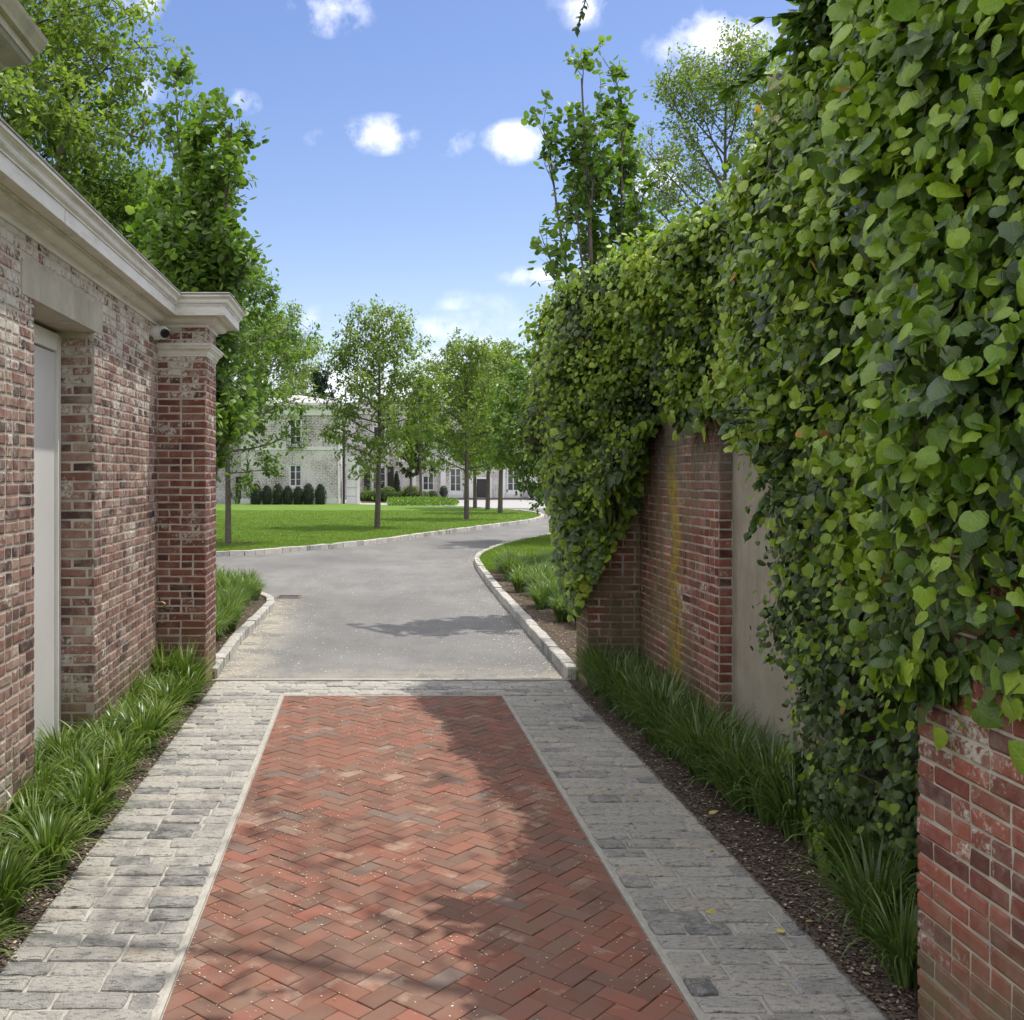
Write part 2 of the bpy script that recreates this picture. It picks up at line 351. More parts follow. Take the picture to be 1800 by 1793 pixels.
LF_blade = leafmat('liriope blade', [(0, (.055, .105, .018)), (.5, (.115, .185, .034)), (.82, (.20, .275, .065)), (.95, (.32, .38, .16)), (1, (.38, .30, .16))], .30, .36, .5, 4)
LF_blade_d = leafmat('shaded liriope blade', [(0, (.045, .088, .020)), (.5, (.090, .150, .034)), (.93, (.17, .235, .065)), (1, (.26, .20, .11))], .25, .36, .5, 4)  # darker copy of the liriope blade, wall shade put into the colour
LF_lawn = leafmat('lawn blade', [(0, (.085, .150, .018)), (.5, (.14, .215, .026)), (1, (.22, .29, .05))], .35, .5, .3, 1)
LF_pine = leafmat('conifer needle', [(0, (.014, .035, .016)), (1, (.04, .075, .03))], .1, .6, .2)
M_petal = plain('dry pollen petal', (.62, .56, .42), .9, .2, 30, bump=0)
M_chip = plain('straw chip', (.42, .34, .22), .9, .35, 12, bump=0)

# ------------------------------------------------------------------ mesh helpers
def set_tag(o, label=None, cat=None, group=None, kind=None):
    if label: o['label'] = label
    if cat: o['category'] = cat
    if group: o['group'] = group
    if kind: o['kind'] = kind
    return o
def empty(name, loc, label=None, cat=None, group=None, kind=None):
    o = bpy.data.objects.new(name, None); C.objects.link(o); o.location = loc; o.empty_display_size = .2
    return set_tag(o, label, cat, group, kind)
def link(name, me, parent=None, mats=None, world=True):
    o = bpy.data.objects.new(name, me); C.objects.link(o)
    if mats and not me.materials:
        for m in (mats if isinstance(mats, (list, tuple)) else [mats]): me.materials.append(m)
    if parent is not None:
        o.parent = parent
        if world:                      # mesh verts are in world coordinates; every root is unrotated
            wl = Vector(parent.location)
            p = parent.parent
            while p is not None: wl = wl + Vector(p.location); p = p.parent
            o.location = -wl
    return o
def mesh_np(name, verts, faces_flat, counts, midx=None, smooth=False):
    me = bpy.data.meshes.new(name)
    verts = np.asarray(verts, dtype=np.float32).reshape(-1, 3)
    ff = np.asarray(faces_flat, dtype=np.int32).ravel(); cn = np.asarray(counts, dtype=np.int32)
    me.vertices.add(len(verts)); me.vertices.foreach_set('co', verts.ravel())
    me.loops.add(len(ff)); me.loops.foreach_set('vertex_index', ff)
    me.polygons.add(len(cn)); st = np.zeros(len(cn), dtype=np.int32); st[1:] = np.cumsum(cn)[:-1]
    me.polygons.foreach_set('loop_start', st); me.polygons.foreach_set('loop_total', cn)
    if midx is not None: me.polygons.foreach_set('material_index', np.asarray(midx, dtype=np.int32))
    me.polygons.foreach_set('use_smooth', np.full(len(cn), smooth, dtype=bool))
    me.update(calc_edges=True); return me
class MB:                              # collects boxes, prisms, lathes in world coordinates
    def __init__(s): s.v = []; s.f = []; s.mi = []
    def add(s, v, f, mi=0):
        b = len(s.v); s.v += [tuple(p) for p in v]; s.f += [[i+b for i in q] for q in f]; s.mi += [mi]*len(f); return s
    def box(s, x0, x1, y0, y1, z0, z1, mi=0):
        v = [(x0,y0,z0),(x1,y0,z0),(x1,y1,z0),(x0,y1,z0),(x0,y0,z1),(x1,y0,z1),(x1,y1,z1),(x0,y1,z1)]
        return s.add(v, [[0,3,2,1],[4,5,6,7],[0,1,5,4],[1,2,6,5],[2,3,7,6],[3,0,4,7]], mi)
    def sweep(s, profile, path, close_end=True, mi=0):
        # profile: (p outward, z); path(p) -> list of (x, y)
        rows = [[(x, y, z) for (x, y) in path(p)] for (p, z) in profile]
        n = len(rows[0]); v = [q for r in rows for q in r]; f = []
        for i in range(len(rows)-1):
            for j in range(n-1): f.append([i*n+j, i*n+j+1, (i+1)*n+j+1, (i+1)*n+j])
        if close_end: f.append([i*n for i in range(len(rows))]); f.append([i*n+n-1 for i in range(len(rows))][::-1])
        return s.add(v, f, mi)
    def tube(s, pts, radii, k=8, cap=True, mi=0):
        pts = [Vector(p) for p in pts]; v = []; f = []
        for i, p in enumerate(pts):
            d = (pts[min(i+1, len(pts)-1)] - pts[max(i-1, 0)]).normalized()
            a = d.cross(Vector((0, 0, 1)) if abs(d.z) < .9 else Vector((1, 0, 0))).normalized(); b = d.cross(a)
            for j in range(k):
                t = 2*math.pi*j/k; v.append(p + (a*math.cos(t) + b*math.sin(t))*radii[i])
        for i in range(len(pts)-1):
            for j in range(k): f.append([i*k+j, i*k+(j+1) % k, (i+1)*k+(j+1) % k, (i+1)*k+j])
        if cap: f.append(list(range(k))[::-1]); f.append([(len(pts)-1)*k+j for j in range(k)])
        return s.add(v, f, mi)
    def build(s, name, mats, parent=None, smooth=False, bevel=0):
        me = bpy.data.meshes.new(name); me.from_pydata(s.v, [], s.f); me.update()
        if smooth: me.polygons.foreach_set('use_smooth', [True]*len(me.polygons))
        me.polygons.foreach_set('material_index', s.mi)
        o = link(name, me, parent, mats)
        if bevel:
            b = o.modifiers.new('bevel', 'BEVEL'); b.width = bevel; b.segments = 2; b.limit_method = 'ANGLE'
        return o
def sheet(name, poly, z, mat, label=None, kind='structure', thick=0):
    me = bpy.data.meshes.new(name); n = len(poly)
    v = [(x, y, z) for x, y in poly]; f = [list(range(n))]
    if thick:
        v += [(x, y, z-thick) for x, y in poly]; f += [[i, i+n, (i+1) % n+n, (i+1) % n] for i in range(n)]
    me.from_pydata(v, [], f); me.update()
    o = link(name, me, None, mat)
    if kind: o['kind'] = kind
    if label: o['label'] = label
    return o

# pieces: many small look-alikes; nearest ones become objects, the rest one joined part
class Pieces:
    def __init__(s, templates, mats): s.t = templates; s.mats = mats; s.rec = []; s.me = {}
    def add(s, t, pos, R3, scale=1.0, mi=0): s.rec.append((t, Vector(pos), R3, scale, mi))
    def mesh(s, t, mi):
        if (t, mi) not in s.me:
            v, f, sm = s.t[t]
            me = bpy.data.meshes.new('piece'); me.from_pydata([tuple(p) for p in v], [], f); me.update()
            if sm: me.polygons.foreach_set('use_smooth', [True]*len(me.polygons))
            me.materials.append(s.mats[mi]); s.me[(t, mi)] = me
        return s.me[(t, mi)]
    def emit(s, name, parent, limit=300, rest='stuff', minpx=0, label_rest=None):
        def score(r):
            p = r[1]
            if p.y < .3: return -1
            x = CX + FPX*p.x/p.y; y = CY - FPX*(p.z-EYE)/p.y
            if x < -40 or x > 1840 or y > 1830 or y < -40: return -1
            return 1/p.y*s_size(r)
        def s_size(r): return r[3] if not isinstance(r[3], tuple) else max(r[3])
        sc_ = [(score(r), i) for i, r in enumerate(s.rec)]
        sc_.sort(reverse=True)
        keep = set(i for v, i in sc_[:limit] if v > 0)
        wl = Vector(parent.location) if parent else Vector()
        if parent and parent.parent: wl = wl + Vector(parent.parent.location)
        for i in keep:
            t, p, R3, sc1, mi = s.rec[i]
            me = s.mesh(t, mi); me.name = name
            o = bpy.data.objects.new(name, me); C.objects.link(o); o.parent = parent
            M4 = R3.to_4x4(); S = Matrix.Diagonal(Vector((sc1, sc1, sc1, 1)) if not isinstance(sc1, tuple) else Vector((*sc1, 1)))
            o.matrix_local = Matrix.Translation(p - wl) @ M4 @ S
        others = [r for i, r in enumerate(s.rec) if i not in keep]
        if others:
            V = []; F = []; Cn = []; MI = []; base = 0; groups = {}
            for r in others: groups.setdefault((r[0], r[4]), []).append(r)
            for (t, mi), rs in groups.items():
                tv = np.array([tuple(p) for p in s.t[t][0]]); tf = s.t[t][1]; nv = len(tv)
                Rm = np.array([np.array(r[2])*(np.array(r[3])[None, :] if isinstance(r[3], tuple) else r[3]) for r in rs])
                P = np.array([tuple(r[1]) for r in rs])
                vv = np.einsum('nij,vj->nvi', Rm, tv) + P[:, None, :]
                fl = np.concatenate([np.array(q) for q in tf]); cn = np.array([len(q) for q in tf])
                ff = (fl[None, :] + (np.arange(len(rs))*nv)[:, None] + base)
                V.append(vv.reshape(-1, 3)); F.append(ff.ravel()); Cn.append(np.tile(cn, len(rs))); MI.append(np.full(len(rs)*len(tf), mi))
                base += nv*len(rs)
            me = mesh_np(rest, np.concatenate(V), np.concatenate(F), np.concatenate(Cn), np.concatenate(MI), s.t[0][2])
            o = link(rest, me, parent, s.mats); o['kind'] = 'stuff'
            if label_rest: o['label'] = label_rest
            return o

def chamfer_box(L, D, H, c=.006, jit=.0015, seed=0, round_=False):
    # front face is -Y; chamfered on its four front edges, slightly irregular
    rr = random.Random(seed)
    def j(): return (rr.random()-.5)*2*jit
    x, y, z = L/2, D/2, H/2
    v = [(-x, y, -z), (x, y, -z), (x, y, z), (-x, y, z)]
    v += [(sx*x + j(), -y+c, sz*z + j()) for sx, sz in ((-1, -1), (1, -1), (1, 1), (-1, 1))]
    ins = [(-1, -1), (0, -1), (1, -1), (1, 1), (0, 1), (-1, 1)]
    v += [(sx*(x-c) + j(), -y + j()*.25, sz*(z-c) + j()) for sx, sz in ins]
    f = [[0,4,7,3], [1,2,6,5], [0,1,5,4], [3,7,6,2],
         [4,5,10,9,8], [5,6,11,10], [6,7,13,12,11], [7,4,8,13], [8,9,12,13], [9,10,11,12]]
    return (v, f, False)
def sett(L, W_, H, c=.018, seed=0):
    # top face is +Z; cushion shaped, irregular outline
    rr = random.Random(seed); x, y = L/2, W_/2
    def ring(sx, sy, z, j, n=3):
        pts = []
        prof = [(-1,-1),(-.33,-1),(.33,-1),(1,-1),(1,0),(1,1),(.33,1),(-.33,1),(-1,1),(-1,0)]
        for a, b in prof:
            k = .955 if abs(a) == 1 and abs(b) == 1 else 1.0
            pts.append((a*sx*k + (rr.random()-.5)*j, b*sy*k + (rr.random()-.5)*j, z + (rr.random()-.5)*j*.5))
        return pts
    v = ring(x, y, -H, .004) + ring(x, y, -c*.8, .008) + ring(x-c*.45, y-c*.45, -.004, .008) + ring(x-c*1.6, y-c*1.4, 0.001, .006)
    f = []; n = 10
    for r in range(3):
        for i in range(n): f.append([r*n+i, r*n+(i+1) % n, (r+1)*n+(i+1) % n, (r+1)*n+i])
    b = 3*n
    f += [[b, b+1, b+8, b+9], [b+1, b+2, b+7, b+8], [b+2, b+3, b+4, b+6, b+7], [b+4, b+5, b+6]]
    f[-2] = [b+2, b+3, b+4, b+6, b+7]
    f.append([b+9, b+8, b+8]) if False else None
    f = [q for q in f if q]
    return (v, f, False)
ROT0 = Matrix.Identity(3)
ROTL = Matrix.Rotation(R(90), 3, 'Z')       # bricks facing +X
ROTR = Matrix.Rotation(R(-90), 3, 'Z')      # bricks facing -X

class BrickWall:
    """lays courses of bricks on vertical faces"""
    SL, HL, HB, CO, JT = .203, .096, .0568, .068, .0140
    def __init__(s, mats): s.T = []; s.key = {}; s.P = Pieces(s.T, mats); s.n = 0
    def tmpl(s, L):
        k = round(L, 2)
        if k not in s.key:
            s.key[k] = []
            for q in range(4): s.T.append(chamfer_box(k, .05, s.HB, .0075, .0036, seed=int(k*1000)+q*17)); s.key[k].append(len(s.T)-1)
        return random.choice(s.key[k]), k
    def face(s, o, rot, length, z0, z1, holes=(), bond=.35, mi=0, proud=.0055, flip=0):
        """o = (x, y) of the face's start; rot turns local +x along the face; holes = (a0,a1,z0,z1)"""
        ax = rot @ Vector((1, 0, 0)); dn = rot @ Vector((0, 1, 0))
        n = int((z1-z0)/s.CO + .3)
        for i in range(n):
            zc = z0 + (i+.5)*s.CO
            segs = [(0, length)]
            for (a0, a1, h0, h1) in holes:
                if h0 < zc < h1:
                    new = []
                    for (p, q) in segs:
                        if a1 <= p or a0 >= q: new.append((p, q))
                        else:
                            if a0 > p: new.append((p, a0))
                            if a1 < q: new.append((a1, q))
                    segs = new
            header_course = (i + flip) % 6 == 5
            for (p, q) in segs:
                a = p + random.gauss(.002, .003)
                first = True
                while a < q - .035:
                    if header_course: L = s.HL
                    elif first: L = [s.SL, s.HL][(i+flip) % 2]
                    else: L = s.HL if random.random() < bond else s.SL
                    first = False
                    if a + L > q - .004: L = q - .004 - a
                    if q - (a+L) < .05: L = q - .004 - a if q-a < .25 else L
                    t, k = s.tmpl(L)
                    pos = Vector((o[0], o[1], zc)) + ax*(a+L/2) + dn*(.025 - proud + random.gauss(0, .0008))
                    R3 = rot @ Matrix.Rotation(random.gauss(0, .006), 3, 'Y') @ Matrix.Rotation(random.gauss(0, .006), 3, 'Z')
                    s.P.add(t, pos + Vector((0, 0, random.gauss(0, .0012))), R3, (L/k, 1.0, random.uniform(.96, 1.03)), mi)
                    a += L + s.JT
    def emit(s, parent, limit=300): return s.P.emit('brick', parent, limit, 'brickwork')

# ------------------------------------------------------------------ ground, drive, lawns
g = sheet('ground', [(-700, -60), (700, -60), (700, 1200), (-700, 1200)], -.06, M_lawn)
X0, X1, XL, XR = -1.46, 1.87, -.745, 1.175        # outer cobble edges, paver edges
Y_NEAR, Y_PAV, Y_COB = 2.4, 9.28, 9.97
sheet('driveway', [(-60, Y_COB), (60, Y_COB), (60, 100), (-60, 100)], -.004, M_asph)
sheet('forecourt', [(-4, 66), (45, 50), (45, 96), (-4, 96)], 0.004, M_fore)
sheet('paving_bed', [(X0, Y_NEAR), (X1, Y_NEAR), (X1+.03, Y_COB), (X0, Y_COB)], -.0095, M_grout)
def smooth_poly(pts, n=8):
    P = [Vector((p[0], p[1])) for p in pts]; out = []
    for i in range(len(P)-1):
        p0, p1, p2, p3 = P[max(i-1, 0)], P[i], P[i+1], P[min(i+2, len(P)-1)]
        for k in range(n):
            t = k/n
            q = .5*((2*p1) + (-p0+p2)*t + (2*p0-5*p1+4*p2-p3)*t*t + (-p0+3*p1-3*p2+p3)*t**3)
            out.append((q.x, q.y))
    out.append((P[-1].x, P[-1].y)); return out
kl = smooth_poly([(-1.475, 10.05), (-1.50, 12.2), (-1.44, 14.1), (-1.42, 15.4), (-1.62, 16.4), (-2.2, 17.2), (-3.4, 17.8), (-6, 18.3), (-14, 18.8)])
kr = smooth_poly([(1.93, 10.0), (2.0, 13.1), (2.11, 17.6), (2.28, 21.8), (2.47, 24.0), (2.95, 26.2), (4.1, 29.6), (6.5, 34.2), (10, 38.0), (16, 41), (30, 45)])
kf = smooth_poly([(-22, 23.0), (-8.4, 24.3), (-3.65, 25.2), (-2.14, 26.5), (.03, 29.6), (2.08, 34.0), (4.15, 38.2), (6.62, 43.4), (7.85, 47.6), (8.25, 51.5), (7.7, 56.0), (6.2, 60), (4.6, 62.4)])
def strip_soil(name, line, extra, z, mat): return sheet(name, line + extra, z, mat, thick=.16)
strip_soil('lawn', kf, [(2.0, 64.5), (-1.6, 67.9), (-70, 67.9), (-70, 23)], .09, M_lawn)
strip_soil('verge_lawn', kr, [(70, 45), (70, 10.0)], .085, M_lawn)
strip_soil('planting_bed', kl, [(-14, 10.05)], .07, M_mulch)
sheet('planting_bed', smooth_poly([(1.945, 10.05), (2.01, 13.1), (2.12, 17.6), (2.26, 20.4), (3.0, 21.8), (4.4, 21.9), (7, 21.5), (14, 20)]) + [(14, 10.2)], .092, M_mulch)
sheet('planting_bed', [(X0+.014, 2.4), (X0+.014, 9.97), (-2.3, 9.97), (-2.3, 2.4)], .0045, M_mulch)
sheet('planting_bed', [(X1-.014, 2.4), (2.7, 2.4), (2.7, 9.97), (X1+.02, 9.97)], .0045, M_mulch)
def kerb(line, w, h, label, step=.27, top=0.0, side=1, maxn=300):
    root = empty('kerb', (line[0][0], line[0][1], 0), kind='structure'); root['label'] = label
    T = [(lambda s_: sett(.27, w, .2, .008, s_))(90+i) for i in range(5)]
    P = Pieces(T, [M_cob]); acc = 0; pts = [Vector(p) for p in line]
    # resample
    d = [0]
    for i in range(1, len(pts)): d.append(d[-1] + (pts[i]-pts[i-1]).length)
    s_ = 0; i = 0
    while s_ < d[-1]:
        while i < len(d)-2 and d[i+1] < s_: i += 1
        t = (s_-d[i])/max(1e-6, d[i+1]-d[i]); p = pts[i].lerp(pts[i+1], t); dr = (pts[i+1]-pts[i]).normalized()
        ln = step*random.uniform(.8, 1.15)
        nrm = Vector((-dr.y, dr.x))*side
        q = p + dr*ln/2 + nrm*(w/2 - .085)
        a = math.atan2(dr.y, dr.x)
        P.add(random.randrange(5), (q.x, q.y, h + random.gauss(0, .006)), Matrix.Rotation(a + random.gauss(0, .02), 3, 'Z') @ Matrix.Rotation(random.gauss(0, .02), 3, 'X'), (ln/.27*.99, random.uniform(.94, 1.04), 1.0), 0)
        s_ += ln
    P.emit('kerb_stone', root, maxn, 'far_kerb_stones')
    return root
kerb(kl, .115, .105, 'low kerb of pale granite blocks round the grass bed behind the left pilaster', side=-1)
kerb(kr, .12, .115, 'granite block kerb along the right hand verge and its planting bed', side=1)
kerb(kf, .17, .125, 'curving granite kerb round the front edge of the large lawn', side=-1, step=.34)

# setts: two strips and the threshold band
ST = [sett(l, .118, .09, .010, 200+i) for i, l in enumerate((.12, .16, .20, .24, .28, .24, .20, .28))]
SLEN = (.12, .16, .20, .24, .28, .24, .20, .28)
def setts(name, x0f, x1f, ya, yb, label, rowp=.129):
    root = empty(name, (0, 0, 0), kind='structure'); root['label'] = label
    P = Pieces(ST, [M_cob]); y = ya; row = 0
    while y + rowp*.6 < yb:
        rp = rowp*random.uniform(.95, 1.06); a, b = x0f(y+rp/2), x1f(y+rp/2)
        x = a + .006
        first = (row % 2 == 0)
        while x < b - .05:
            want = random.choice((.11, .15)) if first and random.random() < .7 else random.choice((.20, .23, .25, .28, .30))
            first = False
            if x + want > b - .006: want = b - .006 - x
            if b - (x+want) < .07: want = b - .006 - x if b-x < .36 else want
            k = min(range(len(SLEN)), key=lambda q: abs(SLEN[q]-want) + random.random()*.03)
            P.add(k, (x+want/2, y+rp/2, random.gauss(.002, .0035)), Matrix.Rotation(random.gauss(0, .012), 3, 'Z') @ Matrix.Rotation(random.gauss(0, .015), 3, 'X') @ Matrix.Rotation(random.gauss(0, .01), 3, 'Y'), ((want-.008)/SLEN[k], (rp-.009)/.118*random.uniform(.94, 1.02), 1.0), 0)
            x += want
        y += rp; row += 1
    P.emit('cobblestone', root, 300, 'far_cobblestones')
setts('cobblestone_strip', lambda y: X0, lambda y: XL-.03, Y_NEAR, Y_PAV-.02, 'strip of worn grey granite setts along the left side of the red brick paving')
setts('cobblestone_strip', lambda y: XR+.03, lambda y: X1, Y_NEAR, Y_PAV-.02, 'strip of worn grey granite setts along the right side of the red brick paving')
setts('cobblestone_band', lambda y: X0, lambda y: X1+.02, Y_PAV+.03, Y_COB, 'band of granite setts crossing the drive where the asphalt begins')
e = empty('paving_edging', (0, 0, 0), kind='structure')
MB().box(XL-.022, XL-.004, Y_NEAR, Y_PAV+.028, -.05, .001).box(XR+.004, XR+.022, Y_NEAR, Y_PAV+.028, -.05, .001).box(XL-.004, XR+.004, Y_PAV+.004, Y_PAV+.028, -.05, .001).build('edging_strip', M_edging, e)
# threshold slab line at the asphalt
MB().box(X0, X1+.05, Y_COB+.002, Y_COB+.055, -.05, .008).build('threshold_strip', M_edging, e)

# herringbone pavers
def herringbone():
    root = empty('brick_paving', (0, 0, 0), kind='structure'); root['label'] = 'red clay brick paving laid in a herringbone pattern between two sett strips'
    w, l, jt = .0905, .181, .004
    vs = []
    for i in range(6):
        v, f, s_ = chamfer_box(l-jt, .05, w-jt, .0028, .0009, 400+i)
        vs.append(([(p[0], p[2], -p[1]-.025) for p in v], f, s_))
    P = Pieces(vs, [M_paver]); ang = R(45) + R(3.0)
    A = Matrix.Rotation(ang, 3, 'Z'); cxm, cym = (XL+XR)/2, 5.0
    xa, xb, ya, yb = XL+.004, XR-.004, Y_NEAR, Y_PAV+.002
    clipped = []
    n = 70
    for i in range(-n, n):
        for j in range(-n, n):
            # lattice: (1,1)w steps and (2,-2)w steps; each cell holds one lying and one standing brick
            bx = (i + 2*j)*w; by = (i - 2*j)*w
            for kind in (0, 1):
                if kind == 0: c = Vector((bx + w, by + w/2, 0)); a2 = 0; hx, hy = l/2, w/2
                else: c = Vector((bx + w*2.5 - w*0, by + w*0 + w*0, 0)); a2 = R(90); c = Vector((bx + w*.5, by + w*2, 0)); hx, hy = w/2, l/2
                q = A @ c + Vector((cxm, cym, 0))
                if not (xa-.15 < q.x < xb+.15 and ya-.15 < q.y < yb+.15): continue
                cor = [A @ (c + Vector((sx*hx, sy*hy, 0))) + Vector((cxm, cym, 0)) for sx, sy in ((-1,-1),(1,-1),(1,1),(-1,1))]
                if all(xa <= p.x <= xb and ya <= p.y <= yb for p in cor):
                    P.add(random.randrange(6), (q.x, q.y, random.gauss(0, .0012)), A @ Matrix.Rotation(a2 + (math.pi if random.random() < .5 else 0), 3, 'Z') @ Matrix.Rotation(random.gauss(0, .006), 3, 'X') @ Matrix.Rotation(random.gauss(0, .004), 3, 'Y'), 1.0, 0)
                elif q.y < yb + .1:
                    # cut brick at the edge: clip its outline to the paved rectangle
                    k = .5*jt/ max(hx, hy)
                    poly = [(q.x + (p.x-q.x)*.972, q.y + (p.y-q.y)*.972) for p in cor]
                    for (axis, val, sgn) in ((0, xa, 1), (0, xb, -1), (1, ya, 1), (1, yb, -1)):
                        out = []
                        for t in range(len(poly)):
                            a_, b_ = poly[t], poly[(t+1) % len(poly)]
                            ia, ib = sgn*(a_[axis]-val) >= 0, sgn*(b_[axis]-val) >= 0
                            if ia: out.append(a_)
                            if ia != ib:
                                u = (val-a_[axis])/(b_[axis]-a_[axis]); out.append((a_[0]+(b_[0]-a_[0])*u, a_[1]+(b_[1]-a_[1])*u))
                        poly = out
                        if not poly: break
                    if len(poly) >= 3: clipped.append(poly)
    P.emit('paving_brick', root, 300, 'far_paving_bricks')
    m = MB(); near = []
    for k, poly in enumerate(clipped):
        area = abs(sum(poly[t][0]*poly[(t+1) % len(poly)][1]-poly[(t+1) % len(poly)][0]*poly[t][1] for t in range(len(poly))))/2
        if area < 1e-5: continue
        nn = len(poly)
        s2 = sum(poly[t][0]*poly[(t+1) % nn][1]-poly[(t+1) % nn][0]*poly[t][1] for t in range(nn))
        if s2 < 0: poly = poly[::-1]
        m.add([(x, y, random.gauss(0, .0008)*0 + .0005) for x, y in poly] + [(x, y, -.05) for x, y in poly], [list(range(nn))] + [[t+nn, (t+1) % nn + nn, (t+1) % nn, t] for t in range(nn)])
    o = m.build('cut_edge_bricks', M_paver, root); o['kind'] = 'stuff'
    sheet('paver_sand', [(xa, ya), (xb, ya), (xb, yb), (xa, yb)], -.007, M_joint)
herringbone()
# cast-iron drain grate in the asphalt
dr = empty('drain_grate', (*gp(508, 1049), 0), 'small rectangular iron drain grate set in the asphalt near the left kerb', 'drain grate')
dx, dy = gp(508, 1049); m = MB(); m.box(dx-.19, dx+.19, dy-.19, dy-.16, -.02, .006).box(dx-.19, dx+.19, dy+.16, dy+.19, -.02, .006).box(dx-.19, dx-.16, dy-.16, dy+.16, -.02, .006).box(dx+.16, dx+.19, dy-.16, dy+.16, -.02, .006)
m.build('frame', plain('rusty iron', (.16, .10, .065), .8, .3, 30), dr)
for k in range(7): MB().box(dx-.15+k*.045, dx-.13+k*.045, dy-.158, dy+.158, -.02, .004).build('bar', M_iron, dr)

# ------------------------------------------------------------------ left building
XW, XP, XD = -1.94, -1.50, -2.18          # wall face, pilaster face, door face
YP0, YP1 = 9.66, 10.30
YD0, YD1 = 6.09, 7.42
ZT = 3.33
lb = empty('brick_outbuilding', (-2.6, 7.0, 0), 'low whitewashed brick outbuilding with white cornice, recessed pale door and end pilaster', 'building')
m = MB()
m.box(-5.5, XW, 3.6, YD0, -.1, ZT).box(-5.5, XW, YD1, YP1-.02, -.1, ZT).box(-5.5, XW, YD0, YD1, 2.96, ZT).box(-5.5, XD-.06, YD0, YD1, -.1, 2.96)
m.build('wall', M_mort_left, lb)
MB().box(XW-.02, XP, YP0, YP1, -.1, ZT-.02).build('pilaster', M_mort_left, lb)
bw = BrickWall([M_brick_left, M_brick_pil])
s0 = 4.3
bw.face((XW, s0), ROTL, YP0-s0, 0, ZT, holes=[(YD0-s0, YD1-s0, -1, 2.96), (5.85-s0, 7.64-s0, 2.96, 3.165)], bond=.62, mi=0)
bw.face((XD-.02, YD1), ROT0, XW-XD+.013, 0, 2.96, bond=.3, mi=0)
bw.face((XW, YP0), ROT0, XP-XW+.005, 0, ZT, bond=.25, mi=1)
bw.face((XP, YP0), ROTL, YP1-YP0, 0, ZT, bond=.5, mi=1, flip=1)
bw.emit(lb, 300)
MB().box(XW-.2, XW+.010, 5.86, 7.63, 2.962, 3.163).build('lintel', M_conc, lb, bevel=.004)
# door: painted frame, leaf with a groove, glazing bead
MB().box(XD-.05, XD+.0, YD0, YD1-.13, .03, 2.80).build('door', M_door, lb, bevel=.003)
MB().box(XD-.05, XD+.025, YD1-.125, YD1-.105, .03, 2.93).box(XD-.05, XD+.012, YD1-.10, YD1-.012, .03, 2.93).box(XD-.05, XD+.02, YD0, YD1-.13, 2.81, 2.93).build('door_frame', M_white, lb, bevel=.003)
MB().box(XD-.1, XD+.08, YD0, YD1, -.05, .028).build('door_sill', M_conc, lb)
def path_main(p): return [(XW+p, 3.6), (XW+p, YP0-p), (XP+p, YP0-p), (XP+p, YP1+p), (-5.5, YP1+p)]
def path_pil(p): return [(XW-.01, YP0-p), (XP+p, YP0-p), (XP+p, YP1+p), (XW-.6, YP1+p)]
arc = [(.03+.075*math.sin(t*math.pi/2/6), 3.335+.052*(1-math.cos(t*math.pi/2/6))) for t in range(7)]
MB().sweep([(-.03, 3.305), (.018, 3.305), (.018, 3.325), (.03, 3.335)] + arc[1:] + [(.118, 3.387), (.118, 3.398), (.185, 3.398), (.185, 3.402), (-.03, 3.402)], path_main).build('bed_moulding', M_corn, lb)
MB().sweep([(-.03, 3.403), (.186, 3.403), (.186, 3.388), (.205, 3.388), (.205, 3.472), (-.03, 3.472)], path_main).build('fascia', M_corn, lb)
cr = [(.212 + .042*(t/5) + .008*math.sin(t/5*2*math.pi), 3.484 + .060*t/5) for t in range(6)]
MB().sweep([(-.03, 3.473), (.212, 3.473)] + cr + [(.262, 3.548), (.262, 3.566), (-.03, 3.566)], path_main).build('crown_moulding', M_corn, lb)
MB().sweep([(-.03, 3.567), (.268, 3.567), (.268, 3.578), (.24, 3.590), (-.10, 3.64)], path_main).build('roof_edge', M_roof, lb)
MB().add([(XW+.2, 3.6, 3.585), (XW+.2, YP1+.1, 3.585), (-5.5, YP1+.1, 3.585), (-5.5, 3.6, 3.585), (-3.7, 4.6, 3.85), (-3.7, 8.6, 3.85)], [[0,1,5,4],[1,2,5],[2,3,4,5],[3,0,4]]).build('roof', M_roof, lb)
MB().sweep([(-.02, 3.04), (.012, 3.04), (.014, 3.055), (.022, 3.062), (.028, 3.085), (.045, 3.10), (.048, 3.108), (.058, 3.110), (.060, 3.122), (.072, 3.135), (.074, 3.148), (.06, 3.156), (.0, 3.168), (-.02, 3.168)], path_pil).build('capital_moulding', M_corn, lb)
# seam battens on the cornice fascia
for ys in (6.0,): MB().box(XW+.2, XW+.2065, ys, ys+.006, 3.389, 3.471).build('fascia_joint', M_conc, lb)
# security camera
cc = Vector((XW+.10, 9.47, 3.232)); sc_ = empty('security_camera', cc, 'white turret security camera mounted on the brick wall under the cornice', 'security camera')
def ball(c, r, k=16, z0=-1, stretch=(1,1,1)):
    v = []; f = []
    for i in range(k//2+1):
        for j in range(k):
            a, b = math.pi*i/(k//2), 2*math.pi*j/k
            v.append((c[0]+r*stretch[0]*math.sin(a)*math.cos(b), c[1]+r*stretch[1]*math.sin(a)*math.sin(b), c[2]+r*stretch[2]*math.cos(a)))
    for i in range(k//2):
        for j in range(k): f.append([i*k+j, i*k+(j+1) % k, (i+1)*k+(j+1) % k, (i+1)*k+j][::-1])
    return v, f
m = MB(); m.tube([(XW-.0, cc.y, cc.z), (XW+.05, cc.y, cc.z), (XW+.055, cc.y, cc.z)], [.066, .066, .060], 20); m.build('base', M_plas, sc_, smooth=False)
